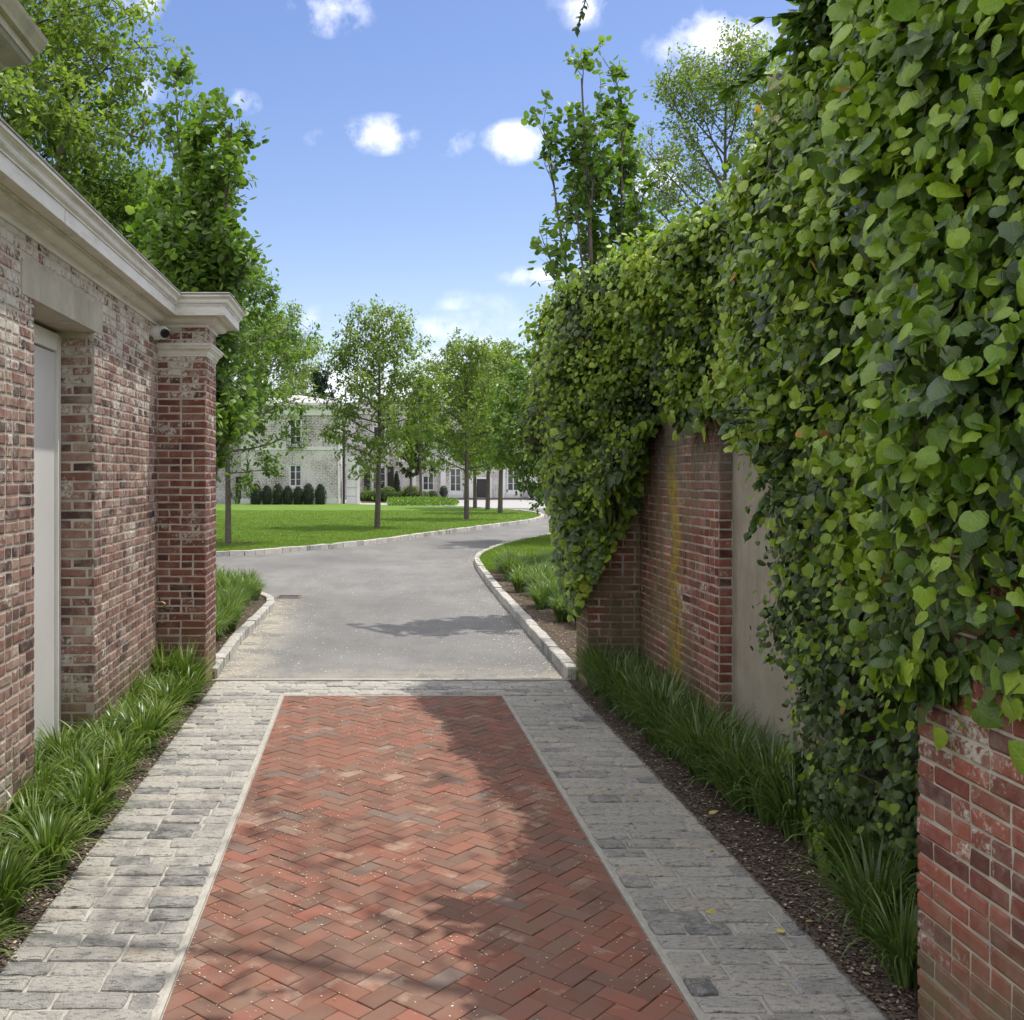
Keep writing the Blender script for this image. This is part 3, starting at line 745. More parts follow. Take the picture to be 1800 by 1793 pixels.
m = MB(); v, f = ball((XW+.085, cc.y-.005, cc.z), .062, 20); m.add(v, f); m.build('housing', M_plas, sc_, smooth=True)
dv = Vector((.55, -.80, -.22)).normalized(); c1 = Vector((XW+.085, cc.y-.005, cc.z))
m = MB(); m.tube([c1+dv*.045, c1+dv*.064, c1+dv*.066], [.043, .041, .034], 20); m.build('lens_ring', M_black, sc_)
m = MB(); m.tube([c1+dv*.0661, c1+dv*.0675], [.032, .031], 20); m.build('lens', M_lens, sc_)
# hose tap low on the wall beside the pilaster
ht = empty('hose_tap', (XW+.02, 9.5, 1.02), 'small metal hose tap on the brick wall beside the left pilaster', 'tap')
m = MB(); m.tube([(XW, 9.5, .80), (XW+.07, 9.5, .80), (XW+.10, 9.49, .785), (XW+.10, 9.49, .755)], [.012, .012, .013, .012], 8); m.build('spout', plain('old brass', (.28, .22, .13), .4, .2, 20, metal=.8), ht)
m = MB(); m.tube([(XW+.05, 9.5, .80), (XW+.05, 9.5, .835)], [.006, .006], 6); m.tube([(XW+.05, 9.475, .838), (XW+.05, 9.525, .838)], [.007, .007], 6); m.build('handle', M_iron, ht)

# stone gateway cornice, top left corner
gc = empty('stone_gate_cornice', (-1.9, 4.0, 0), 'end of a grey cast stone gateway cornice jutting into the top left corner', 'gateway')
def path_g(p): return [(-1.55+p, 2.6), (-1.55+p, 4.0+p), (-2.6, 4.0+p)]
MB().sweep([(-.3, 3.40), (.10, 3.40), (.10, 3.535), (-.3, 3.535)], path_g).build('frieze', M_stone, gc)
MB().sweep([(-.3, 3.536), (.115, 3.536), (.125, 3.55), (.19, 3.585), (.20, 3.60), (-.3, 3.60)], path_g).build('bed_moulding', M_stone, gc)
MB().sweep([(-.3, 3.601), (.205, 3.601), (.205, 3.635), (.225, 3.64), (.23, 3.655), (.25, 3.69), (.255, 3.705), (-.3, 3.715)], path_g).build('crown_moulding', M_conc, gc)
m = MB(); m.box(-2.6, -1.9, 2.6, 4.0, -.1, 3.398); m.build('gate_pier', M_mort_left, gc)

# ------------------------------------------------------------------ right garden wall
XA, XB, XC_ = 2.48, 2.58, 2.0            # wall face, stucco face, end pier face
rw = empty('garden_wall', (2.6, 8.0, 0), 'old red brick garden wall with end pier, mossy stains and a tan rendered recess, right of the drive', 'wall')
m = MB(); m.box(XA, 3.0, 7.44, 9.6, -.1, 3.45).box(XC_, 3.0, 9.6, 10.1, -.1, 3.45).box(XA, 3.0, 3.74, 6.1, -.1, 3.45); m.build('wall', M_mort_right, rw)
MB().box(XB, 3.0, 6.1, 7.44, -.1, 3.45).build('render', M_stucco, rw)
bw = BrickWall([M_brick_right])
bw.face((XA, 9.6), ROTR, 9.6-7.44, 0, 3.3, bond=.35)
bw.face((XA, 7.44), ROT0, XB-XA-.004, 0, 3.3, bond=.3)
bw.face((XC_, 9.6), ROT0, XA-XC_, 0, 3.3, bond=.2)
bw.face((XC_, 10.1), ROTR, .5, 0, 3.3, bond=.5, flip=1)
bw.emit(rw, 300)
npier = empty('gate_pier', (2.2, 3.4, 0), 'red brick gate pier with pale mortar filling the lower right corner', 'pier')
m = MB(); m.box(1.953, 3.2, 2.2, 3.722, -.1, 1.95); m.build('pier_core', M_mort_near, npier)
bw = BrickWall([M_brick_near]); bw.face((1.95, 3.73), ROTR, 1.4, 0, 1.9, bond=.3); bw.face((1.95, 3.73), Matrix.Rotation(R(180), 3, 'Z'), 0.0, 0, .1)
bw.emit(npier, 300)

# ------------------------------------------------------------------ leaves
def leaf_templates():
    def fan(half, mid, fold=.30, cup=.22):
        # half: outline from base to tip on +x side; mid: midrib ys
        v = [(0, y, 0) for y in mid]; nb = len(mid)
        R_ = [(x, y, -fold*abs(x) - cup*(x*x+(y-.4)**2)) for x, y in half]
        L_ = [(-x, y, z) for x, y, z in R_]
        v = [(0, y, -cup*(y-.4)**2) for y in mid] + R_ + L_; f = []
        n = len(half)
        def near(y): return min(range(nb), key=lambda q: abs(mid[q]-y))
        for side, off in ((1, nb), (-1, nb+n)):
            prev = 0
            for i in range(n-1):
                c = near((half[i][1]+half[i+1][1])/2)
                q = [c, off+i, off+i+1]
                f.append(q if side == 1 else q[::-1])
                c2 = near((half[min(i+1, n-2)][1]+half[min(i+2, n-1)][1])/2) if i < n-2 else nb-1
                if c2 != c: q = [c, off+i+1, c2]; f.append(q if side == 1 else q[::-1])
            q = [0, off, near((half[0][1]+half[1][1])/2)]
            if q[2] != 0: f.append(q[::-1] if side == 1 else q)
        return (v, f, True)
    T = []
    T.append(fan([(.10, -.10), (.33, -.12), (.50, .08), (.52, .34), (.40, .62), (.18, .86), (.0, 1.0)], [0, .3, .62, 1.0]))          # heart
    T.append(fan([(.12, -.14), (.36, -.14), (.53, .06), (.56, .32), (.46, .58), (.24, .76), (.0, .86)], [0, .28, .55, .86], .2, .38))   # round
    T.append(fan([(.10, -.10), (.30, -.16), (.52, .06), (.46, .26), (.50, .50), (.28, .66), (.0, 1.0)], [0, .3, .62, 1.0], .22, .2))  # lobed
    T.append(fan([(.06, -.02), (.22, .12), (.31, .38), (.24, .68), (.0, 1.0)], [0, .35, .7, 1.0], .3, .15))    # oval
    return T
LT = leaf_templates()
def quick(v, f): return (v, f, True)
LT_small = [quick([(0, 0, 0), (.28, .42, -.09), (0, 1, -.08), (-.28, .42, -.09), (0, .5, .0)], [[0, 1, 4], [1, 2, 4], [2, 3, 4], [3, 0, 4]])]
LT_wide = [quick([(0, 0, 0), (.42, .30, -.12), (.30, .80, -.14), (0, 1, -.10), (-.30, .80, -.14), (-.42, .30, -.12), (0, .5, .02)], [[0, 1, 6], [1, 2, 6], [2, 3, 6], [3, 4, 6], [4, 5, 6], [5, 0, 6]])]

def leaf_rot(axis, nrm):
    """axis (leaf direction, local +Y), nrm (local +Z) arrays -> rotation matrices"""
    axis = axis/np.linalg.norm(axis, axis=1, keepdims=True)
    x = np.cross(axis, nrm); x /= np.maximum(np.linalg.norm(x, axis=1, keepdims=True), 1e-6)
    z = np.cross(x, axis)
    return np.stack([x, axis, z], axis=2)
def leaves_mesh(name, pos, axis, nrm, size, templates, mi=None):
    Rm = leaf_rot(axis, nrm)*size[:, None, None]
    tid = rng.integers(0, len(templates), len(pos)); V = []; F = []; Cn = []; MI = []; base = 0; AT = []
    for t, (tv, tf, sm) in enumerate(templates):
        s_ = tid == t; k = int(s_.sum())
        if not k: continue
        tv = np.array(tv); nv = len(tv)
        vv = np.einsum('nij,vj->nvi', Rm[s_], tv) + pos[s_][:, None, :]
        fl = np.concatenate([np.array(q) for q in tf]); cn = np.array([len(q) for q in tf])
        ff = fl[None, :] + (np.arange(k)*nv)[:, None] + base
        V.append(vv.reshape(-1, 3)); F.append(ff.ravel()); Cn.append(np.tile(cn, k)); base += nv*k; AT.append(np.tile(tv, (k, 1)))
        MI.append(np.repeat(mi[s_] if mi is not None else np.zeros(k, int), len(tf)))
    me = mesh_np(name, np.concatenate(V), np.concatenate(F), np.concatenate(Cn), np.concatenate(MI), True)
    if len(templates[0][0]) > 8: leaf_attr(me, np.concatenate(AT))
    return me
def leaf_attr(me, A):
    a = me.attributes.new('leaf', 'FLOAT_VECTOR', 'POINT'); a.data.foreach_set('vector', np.asarray(A, np.float32).ravel())
def tubes_mesh(name, segs, k=5):
    S = np.array([[*a, *b, ra, rb] for a, b, ra, rb in segs]); n = len(S)
    p0, p1 = S[:, :3], S[:, 3:6]; d = p1-p0; d /= np.maximum(np.linalg.norm(d, axis=1, keepdims=True), 1e-6)
    ref = np.where(np.abs(d[:, 2:3]) < .9, np.array([[0, 0, 1.0]]), np.array([[1.0, 0, 0]]))
    a = np.cross(d, ref); a /= np.linalg.norm(a, axis=1, keepdims=True); b = np.cross(d, a)
    t = np.arange(k)*2*np.pi/k
    ring = a[:, None, :]*np.cos(t)[None, :, None] + b[:, None, :]*np.sin(t)[None, :, None]
    v = np.stack([p0[:, None, :] + ring*S[:, 6][:, None, None], p1[:, None, :] + ring*S[:, 7][:, None, None]], axis=1).reshape(n, 2*k, 3)
    q = np.array([[j, (j+1) % k, k+(j+1) % k, k+j] for j in range(k)])
    f = q[None] + (np.arange(n)*2*k)[:, None, None]
    return mesh_np(name, v.reshape(-1, 3), f.ravel(), np.full(n*k, 4), None, True)

def unit(v): return v/np.maximum(np.linalg.norm(v), 1e-9)
def make_tree(name, base, H, th, Rc, label, cat='tree', mat=LF_tree, seed=1, n_prim=26, n_sec=6, n_tw=5, lpt=9, leaf=.12, shape='round',
              rise=.5, spread=.16, trunk_r=.10, droop=.3, templates=None, group=None, lean=(0, 0), stems=1, bare=0.0, root=None, stemlean=.10, stem_h=(.6, .95), twig_len=.5, keep=1.0):
    rg = np.random.default_rng(seed); base = np.array(base, float)
    segs = []; tr = []; leafp = []; leafa = []
    def curve(p, d, L, n, r0, r1, up, wob, out):
        pts = [p]; d = unit(d)
        for i in range(n):
            d = unit(d + np.array([0, 0, up/n]) + rg.normal(0, wob, 3)/n**.5*.6)
            q = pts[-1] + d*L/n; ra = r0+(r1-r0)*i/n; rb = r0+(r1-r0)*(i+1)/n
            out.append((pts[-1], q, ra, rb)); pts.append(q)
        return pts, d
    trunks = []
    for s_ in range(stems):
        off = np.array([rg.normal(0, .05), rg.normal(0, .12), 0]) if stems > 1 else np.zeros(3)
        d0 = np.array([lean[0], lean[1], 1.0]) + (np.array([rg.normal(0, stemlean), rg.normal(0, stemlean), 0]) if stems > 1 else 0)
        h = H*(1.0 if s_ == 0 else rg.uniform(*stem_h))
        pts, _ = curve(base+off, d0, h*.97, 14, trunk_r*(1 if s_ == 0 else .6), .012, .15, .05, tr)
        trunks.append((pts, h))
    gold = 2.39996; a0 = rg.uniform(0, 6.28)
    for i in range(n_prim):
        pts, h = trunks[i % stems]
        t = (i + rg.uniform(0, .9))/n_prim; hh = th + (h-th)*t**.9*.97
        u = hh/(h*.97)*14; k = min(int(u), 13); p = pts[k] + (pts[k+1]-pts[k])*(u-k) if k < 14 else pts[-1]
        if shape == 'round': rr = math.sin(math.pi*min(1, .18+.80*t))**.75
        elif shape == 'oval': rr = math.sin(math.pi*min(1, .28+.68*t))**.8
        elif shape == 'cone': rr = (1-t)**.8+.08
        elif shape == 'column': rr = (.80+.40*math.sin(t*9+seed))*(1-.42*t)
        else: rr = 1
        az = a0 + i*gold + rg.normal(0, .25); L = Rc*rr*rg.uniform(.75, 1.12)
        el = rise*(.6+.8*t) + rg.normal(0, .1)
        d = np.array([math.cos(az)*math.cos(el), math.sin(az)*math.cos(el), math.sin(el)])
        if shape == 'column': L = Rc*rr*1.6; d = unit(np.array([math.cos(az)*.42, math.sin(az)*.42, 1.0]))
        br = max(.008, trunk_r*.34*(L/Rc)**1.0*(1-.5*t))
        bp, bd = curve(p, d, L, 6, br, .006, .25 if shape != 'drop' else -.3, .28, tr)
        ns = max(2, int(n_sec*(.5+.7*L/Rc)))
        for j in range(ns):
            v = .22 + .78*(j+rg.uniform(0, 1))/ns; q = v*6; kk = min(int(q), 5); sp = bp[kk] + (bp[kk+1]-bp[kk])*(q-kk)
            dd = unit(bp[kk+1]-bp[kk]); sd = unit(dd*.7 + rg.normal(0, .75, 3) + np.array([0, 0, .15]))
            sl = Rc*.34*(1.15-.6*v)*rg.uniform(.6, 1.25)
            if shape == 'column': sl = Rc*.45*rg.uniform(.5, 1.2); sd = unit(dd*.8 + rg.normal(0, .45, 3)+np.array([0, 0, .5]))
            spts, sdir = curve(sp, sd, sl, 3, max(.004, br*.35), .003, .1, .3, segs)
            if rg.uniform() < bare: continue
            for w in range(n_tw):
                z = rg.uniform(.25, 1.0)*3; z0 = min(int(z), 2); tp = spts[z0] + (spts[z0+1]-spts[z0])*(z-z0)
                td = unit(sdir*.6 + rg.normal(0, .7, 3)); tl = twig_len*rg.uniform(.5, 1.1)*Rc*.22
                te = tp + td*tl + np.array([0, 0, -.12*tl*droop]); segs.append((tp, te, .003, .0015))
                if rg.uniform() > keep: continue
                nl = max(2, int(lpt*rg.uniform(.6, 1.4)))
                ts = rg.uniform(.15, 1.05, nl)
                P = tp[None]*(1-ts[:, None]) + te[None]*ts[:, None] + rg.normal(0, spread*.5, (nl, 3))*tl*1.0
                leafp.append(P); A = td[None]*.5 + rg.normal(0, .6, (nl, 3)) + np.array([0, 0, -droop]); leafa.append(A)
    if not leafp: return None
    P = np.concatenate(leafp); A = np.concatenate(leafa)
    nrm = rg.normal(0, .45, P.shape) + np.array([0, 0, 1.0]); sz = leaf*rg.uniform(.65, 1.25, len(P))
    if root is None: root = empty(name, base, label, cat, group)
    me = tubes_mesh('trunk', tr, 7); link('trunk', me, root, M_bark)
    me = tubes_mesh('branches', segs, 4); link('branches', me, root, M_bark)
    me = leaves_mesh('crown', P, A, nrm, sz, templates or LT_small); link('crown', me, root, mat)
    return root
def copy_tree(root, loc, rz, sc1, label):
    r = root.copy(); C.objects.link(r); r.location = loc; r.rotation_euler = (0, 0, rz); r.scale = (sc1,)*3; r['label'] = label
    for ch in root.children:
        c = ch.copy(); C.objects.link(c); c.parent = r
    return r

# ------------------------------------------------------------------ ivy on the right wall
def hnoise(a, b, seed=0, s=1.0):
    r_ = np.random.default_rng(seed); out = 0
    for k, (f, w) in enumerate(((1.1, .5), (2.3, .3), (4.7, .22), (8.5, .14))):
        p = r_.uniform(0, 6.28, 4); out = out + w*np.sin(a*f*s*2.0+p[0]+1.7*np.sin(b*f*s*1.3+p[1]))*np.cos(b*f*s*2.2+p[2]+1.3*np.sin(a*f*s*1.1+p[3]))
    return out
def lerp(x, xs, ys): return np.interp(x, xs, ys)
def ivy_section(Y, u):
    """cross-section of the ivy mass at distance Y: u 0..1 from behind the wall top, over the ridge, down the front. returns X, Z, bottom"""
    ztop = lerp(Y, [2.4, 4.9, 5.15, 5.6, 6.2, 9.3, 9.9, 10.3], [4.6, 4.6, 4.2, 3.66, 3.60, 3.66, 3.50, 3.1])
    ridge = lerp(Y, [2.4, 3.7, 4.6, 5.2, 6, 9.6, 10.3], [1.95, 2.0, 2.25, 2.25, 2.22, 1.75, 1.85])
    front = lerp(Y, [2.4, 3.0, 3.72, 3.78, 5.0, 6.05, 6.2, 7, 8.4, 9.2, 9.7, 10.3], [1.72, 1.72, 1.78, 1.88, 2.02, 2.20, 2.22, 2.20, 2.08, 1.85, 1.62, 1.62])
    zb = lerp(Y, [2.4, 3.0, 3.73, 3.76, 5.86, 6.02, 6.6, 7.3, 8.7, 8.95, 9.2, 9.55, 9.9, 10.3], [1.50, 1.44, 1.24, .30, .15, 2.0, 2.38, 2.46, 2.50, 2.05, 1.75, 1.15, .85, 1.0])
    low = lerp(Y, [2.4, 3.72, 3.78, 6.1, 6.2, 7.5, 8.6, 9.7, 10.3], [1.86, 1.86, 2.30, 2.36, 2.44, 2.42, 2.38, 1.90, 1.90])
    us = np.array([0, .12, .22, .34, .60, 1.0])
    X = np.zeros_like(u); Z = np.zeros_like(u)
    px = [np.full_like(Y, 3.05), ridge+.42, ridge, (ridge+front)/2-.02, front, low]
    pz = [ztop-.5, ztop-.12, ztop, ztop-.12, zb+(ztop-zb)*.62, zb]
    k = np.clip(np.searchsorted(us, u, side='right')-1, 0, 4); t = (u-us[k])/(us[k+1]-us[k]); t2 = t*t*(3-2*t)*.5+t*.5
    px = np.stack(px); pz = np.stack(pz); ii = np.arange(len(u))
    X = px[k, ii]*(1-t2) + px[k+1, ii]*t2; Z = pz[k, ii]*(1-t) + pz[k+1, ii]*t
    return X, Z
ivy = empty('ivy', (2.3, 6.0, 0), 'thick green ivy draping the right hand wall from ground to top, with big glossy leaves', 'ivy')
def ivy_build():
    def surf(Y, u, depth):
        X, Z = ivy_section(Y, u)
        e = .02; X2, Z2 = ivy_section(Y, np.clip(u+e, 0, 1)); X1, Z1 = ivy_section(Y, np.clip(u-e, 0, 1))
        tx, tz = X2-X1, Z2-Z1; ln = np.sqrt(tx*tx+tz*tz)+1e-6; nx, nz = tz/ln, -tx/ln     # left-hand side of travel = outward (-x, +z)
        Y2 = np.clip(Y+.06, 2.4, 10.3); XA_, _ = ivy_section(Y2, u); dxy = (XA_-X)/np.maximum(Y2-Y, .01)
        ny = np.clip(-nx*dxy, -1.2, 1.2)*1.0
        nr = np.stack([nx, ny, nz], 1); nr /= np.linalg.norm(nr, axis=1, keepdims=True)
        b = hnoise(Y*1.25, Z*1.25, 3)
        disp = depth + b*.27*lerp(Y, [2.4, 3.7, 5, 10], [.5, .7, 1.0, 1.0]) * np.clip((u-.15)*4, .35, 1)
        P = np.stack([X, Y, Z], 1) + nr*disp[:, None]
        return P, nr, b
    # core: dark sheet under the leaves, shade of the gaps put into its colour
    NY, NU = 110, 60
    Yg, Ug = np.meshgrid(np.linspace(2.4, 10.22, NY), np.linspace(0, 1, NU), indexing='ij')
    P, nr, b = surf(Yg.ravel(), Ug.ravel(), np.full(NY*NU, -.17))
    idx = np.arange(NY*NU).reshape(NY, NU); q = np.stack([idx[:-1, :-1], idx[:-1, 1:], idx[1:, 1:], idx[1:, :-1]], -1).reshape(-1, 4)
    me = mesh_np('gap_backing', P, q.ravel(), np.full(len(q), 4), None, True); o = link('gap_backing', me, ivy, M_ivy_gap); o['kind'] = 'stuff'
    # leaves
    pos = []; nrm = []; sz = []; mi = []; layer = []
    def scatter(n, y0, y1, u0, u1, dlo, dhi, smin, smax, bright, small=False):
        Y = rng.uniform(y0, y1, n); u = rng.uniform(u0, u1, n)**1.0
        dep = rng.uniform(dlo, dhi, n)
        P, nr, b = surf(Y, u, dep)
        P += rng.normal(0, .03, P.shape)
        pos.append(P); nrm.append(nr + rng.normal(0, .68, P.shape) + np.array([-.05, -.22, .50]))
        near = lerp(Y, [3, 4, 6, 10], [1.0, .98, .93, .90]); s_ = rng.uniform(smin, smax, n)*near
        # the ivy close to the ground is smaller
        s_ = s_*lerp(P[:, 2], [0, 1.1, 1.7], [.78, .82, 1.0]); sz.append(s_)
        br = rng.uniform(0, 1, n) < (bright + 1.3*np.clip(b, -.5, .5))*lerp(P[:, 2], [0, .9, 1.6, 4], [.08, .15, 1.0, 1.2])  # dark leaves favoured in hollows to deepen the gaps; few bright ones near ground
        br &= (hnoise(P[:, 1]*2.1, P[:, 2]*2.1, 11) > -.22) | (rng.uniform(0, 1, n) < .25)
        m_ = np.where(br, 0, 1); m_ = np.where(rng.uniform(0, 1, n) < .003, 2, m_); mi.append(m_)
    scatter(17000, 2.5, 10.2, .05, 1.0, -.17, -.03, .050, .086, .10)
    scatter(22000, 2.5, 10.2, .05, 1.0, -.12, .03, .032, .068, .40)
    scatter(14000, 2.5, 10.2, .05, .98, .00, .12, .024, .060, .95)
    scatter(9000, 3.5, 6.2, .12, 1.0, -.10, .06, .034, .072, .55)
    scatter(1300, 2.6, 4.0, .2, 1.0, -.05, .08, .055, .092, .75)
    # ragged lower edge: hanging bits
    Y = rng.uniform(3.0, 10.1, 2600); u = np.full(2600, 1.0); P, nr, b = surf(Y, u, rng.uniform(-.10, .04, 2600))
    hang = np.clip(rng.exponential(.05, 2600), 0, .25)*(1+hnoise(Y*3, Y*0, 5)); P[:, 2] -= hang
    pos.append(P); nrm.append(nr + rng.normal(0, .4, P.shape)); sz.append(rng.uniform(.055, .10, 2600)); mi.append(np.where(rng.uniform(0, 1, 2600) < .4, 0, 1))
    # over the end pier: camera side
    n = 6500; X = rng.uniform(1.62, 2.66, n); zb = lerp(X, [1.62, 1.85, 2.0, 2.12, 2.46, 2.56, 2.66], [.55, .60, .95, 1.22, 1.72, 1.95, 2.4]) + .07*hnoise(X*4, X*0, 9)
    Z = zb + (3.3-zb)*rng.uniform(0, 1, n)
    xl = lerp(Z, [.5, .8, 1.3, 1.8, 2.5, 3.4], [1.92, 1.87, 1.80, 1.72, 1.62, 1.58]); ok = X > xl
    Yp = 9.46 + .12*hnoise(X*2.5, Z*2.5, 21) - .10*np.clip((Z-1.6), 0, 1) + rng.uniform(-.06, .10, n)
    P = np.stack([X, Yp, Z], 1)[ok]; pos.append(P); nrm.append(np.tile([-.35, -1, .35], (len(P), 1)) + rng.normal(0, .4, P.shape)); sz.append(rng.uniform(.055, .085, len(P)))
    mi.append(np.where(rng.uniform(0, 1, len(P)) < .48 + .5*hnoise(P[:, 0]*3, P[:, 2]*3, 30), 0, 1))
    # left side of the end pier
    n = 1500; Yq = rng.uniform(9.5, 10.15, n); Z = rng.uniform(.75, 3.1, n); P = np.stack([lerp(Z, [.5, .8, 1.3, 1.8, 2.5, 3.4], [1.95, 1.90, 1.82, 1.74, 1.66, 1.62]) + rng.uniform(-.06, .06, n), Yq, Z], 1)
    pos.append(P); nrm.append(np.tile([-1, -.4, .4], (n, 1)) + rng.normal(0, .4, P.shape)); sz.append(rng.uniform(.065, .10, n)); mi.append(np.where(rng.uniform(0, 1, n) < .4, 0, 1))
    P = np.concatenate(pos); Nn = np.concatenate(nrm); S = np.concatenate(sz); MI = np.concatenate(mi)
    Nn /= np.linalg.norm(Nn, axis=1, keepdims=True)
    A = np.array([0, 0, -1.0])[None] + rng.normal(0, .55, P.shape) + np.array([-.12, -.15, 0]); A -= Nn*np.sum(A*Nn, 1, keepdims=True)*.85
    A /= np.linalg.norm(A, axis=1, keepdims=True)
    # leaves grow from the stem: shift so the blade is centred on its point
    P0 = P - A*S[:, None]*.4
    # pick the 300 that show largest as objects of their own
    px = CX + FPX*P[:, 0]/P[:, 1]; py = CY - FPX*(P[:, 2]-EYE)/P[:, 1]
    vis = (px > 0) & (px < 1800) & (py > 0) & (py < 1793)
    facing = -(Nn[:, 0]*P[:, 0] + Nn[:, 1]*P[:, 1] + Nn[:, 2]*(P[:, 2]-EYE))/np.linalg.norm(P-np.array([0, 0, EYE]), axis=1)
    score = np.where(vis, S/P[:, 1]*np.clip(facing, 0, 1)*np.where(MI == 0, 1.25, 1.0), -1)
    order = np.argsort(-score)[:300]
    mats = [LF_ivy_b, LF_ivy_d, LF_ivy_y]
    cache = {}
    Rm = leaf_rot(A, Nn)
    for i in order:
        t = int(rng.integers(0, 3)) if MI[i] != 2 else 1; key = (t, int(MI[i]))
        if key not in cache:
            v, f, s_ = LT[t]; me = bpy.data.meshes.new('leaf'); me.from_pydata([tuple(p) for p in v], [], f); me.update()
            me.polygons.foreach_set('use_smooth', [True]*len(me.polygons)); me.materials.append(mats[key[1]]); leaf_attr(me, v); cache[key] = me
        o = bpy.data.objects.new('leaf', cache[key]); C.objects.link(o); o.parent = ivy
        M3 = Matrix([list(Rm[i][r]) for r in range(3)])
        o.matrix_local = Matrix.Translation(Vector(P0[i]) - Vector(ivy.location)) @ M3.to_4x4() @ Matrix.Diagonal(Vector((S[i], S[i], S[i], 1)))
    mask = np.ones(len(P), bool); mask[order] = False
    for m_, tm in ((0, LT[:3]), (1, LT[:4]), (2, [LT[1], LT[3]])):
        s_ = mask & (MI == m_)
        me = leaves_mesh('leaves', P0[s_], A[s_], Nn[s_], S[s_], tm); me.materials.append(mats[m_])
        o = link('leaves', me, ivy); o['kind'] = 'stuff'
        o['label'] = ('bright green younger ivy leaves', 'dark older ivy leaves, more of them in the hollows to deepen the shade', 'yellow and brown ivy leaves')[m_]
    # woody runners
    segs = []
    rg = np.random.default_rng(5)
    for k in range(150):
        Y = rg.uniform(3.0, 10.0); u = rg.uniform(.3, .98); pts = []
        for j in range(9):
            Pq, nq, _ = surf(np.array([Y]), np.array([np.clip(u, .02, 1)]), np.array([rg.uniform(-.10, .05)])); pts.append(Pq[0])
            Y = float(np.clip(Y + rg.normal(0, .05), 2.6, 10.1)); u -= rg.uniform(.0, .022)
        r_ = rg.uniform(.002, .006)
        for j in range(8): segs.append((pts[j], pts[j+1], r_, r_*.9))
    me = tubes_mesh('runners', segs, 5); o = link('runners', me, ivy, plain('ivy runner', (.17, .13, .09), .9, .3, 20)); o['kind'] = 'stuff'
    # dried brown strands hanging over the exposed brick
    segs = []
    for k in range(34):
        x, y, z = XA-.02, rg.uniform(7.35, 7.9), rg.uniform(2.35, 2.6); p = np.array([x, y, z]); L = rg.uniform(.1, .38)
        for j in range(5):
            q = p + np.array([rg.normal(-.006, .01), rg.normal(0, .022), -L/5]); segs.append((p, q, .0035, .003)); p = q
    me = tubes_mesh('dead_strands', segs, 4); o = link('dead_strands', me, ivy, plain('dead ivy', (.20, .11, .055), .9, .3, 20)); o['kind'] = 'stuff'
ivy_build()

# sprays of pointed leaves (climbing shrub) hanging over the wall at the upper right
def spray_vine(name, loc, anchors, label, cat, mat, leaf, tmpl, n_leaf=26, L=.5, dirs=(-.7, -.1, -.25), seed=3, spread=.35):
    rg = np.random.default_rng(seed); segs = []; P = []; A = []; N_ = []
    for (a, cnt) in anchors:
        for k in range(cnt):
            p = np.array(a) + rg.normal(0, .10, 3); d = unit(np.array(dirs) + rg.normal(0, spread, 3)); ln = L*rg.uniform(.5, 1.2); n = 10
            for j in range(n):
                d = unit(d + np.array([0, 0, -.05]) + rg.normal(0, .05, 3)); q = p + d*ln/n; segs.append((p, q, .004*(1-j/n)+.0015, .004*(1-(j+1)/n)+.0015))
                for sgn in (-1, 1):
                    side = unit(np.cross(d, np.array([0, 0, 1.0])))*sgn
                    if rg.uniform() < n_leaf/26:
                        P.append(q); A.append(side*.8 + d*.7 + rg.normal(0, .2, 3) + np.array([0, 0, -.15])); N_.append(np.array([0, 0, 1.0]) + rg.normal(0, .4, 3))
                p = q
            P.append(p); A.append(d); N_.append(np.array([0, 0, 1.]) + rg.normal(0, .3, 3))
    P = np.array(P); A = np.array(A); N_ = np.array(N_)
    r = empty(name, loc, label, cat)
    link('twigs', tubes_mesh('twigs', segs, 5), r, M_bark)['kind'] = 'stuff'
    o = link('leaves', leaves_mesh('leaves', P, A, N_, leaf*rng.uniform(.7, 1.2, len(P)), tmpl), r, mat); o['kind'] = 'stuff'
    return r
spray_vine('climbing_shrub', (2.3, 5.2, 3.9), [((2.15, 5.0, 4.2), 7), ((2.10, 5.05, 3.95), 4), ((2.25, 5.1, 4.5), 6), ((2.3, 5.3, 4.2), 4)],
           'dark leafy branches of a climbing shrub overhanging the ivy at the top right', 'shrub', LF_tree, .085, [LT[3]], 22, .34, (-.70, -.05, -.05), 4)
spray_vine('climbing_shrub', (2.1, 6.5, 1.8), [((2.08, 5.2, 2.05), 5), ((2.05, 5.0, 2.3), 6), ((2.0, 4.4, 2.7), 5), ((2.0, 4.6, 1.9), 5)],
           'dark green pointed-leaf sprays growing out through the middle of the ivy', 'shrub', LF_dark, .062, [LT[3]], 26, .22, (-.40, -.35, -.10), 9)
spray_vine('hanging_twig', (.985, 4.4, 4.3), [((.985, 4.40, 4.26), 6)], 'drooping compound-leaf twig hanging in from the top edge against the sky', 'twig', LF_dark, .040, [LT_small[0]], 26, .22, (-.05, 0, -1.0), 12, .14)

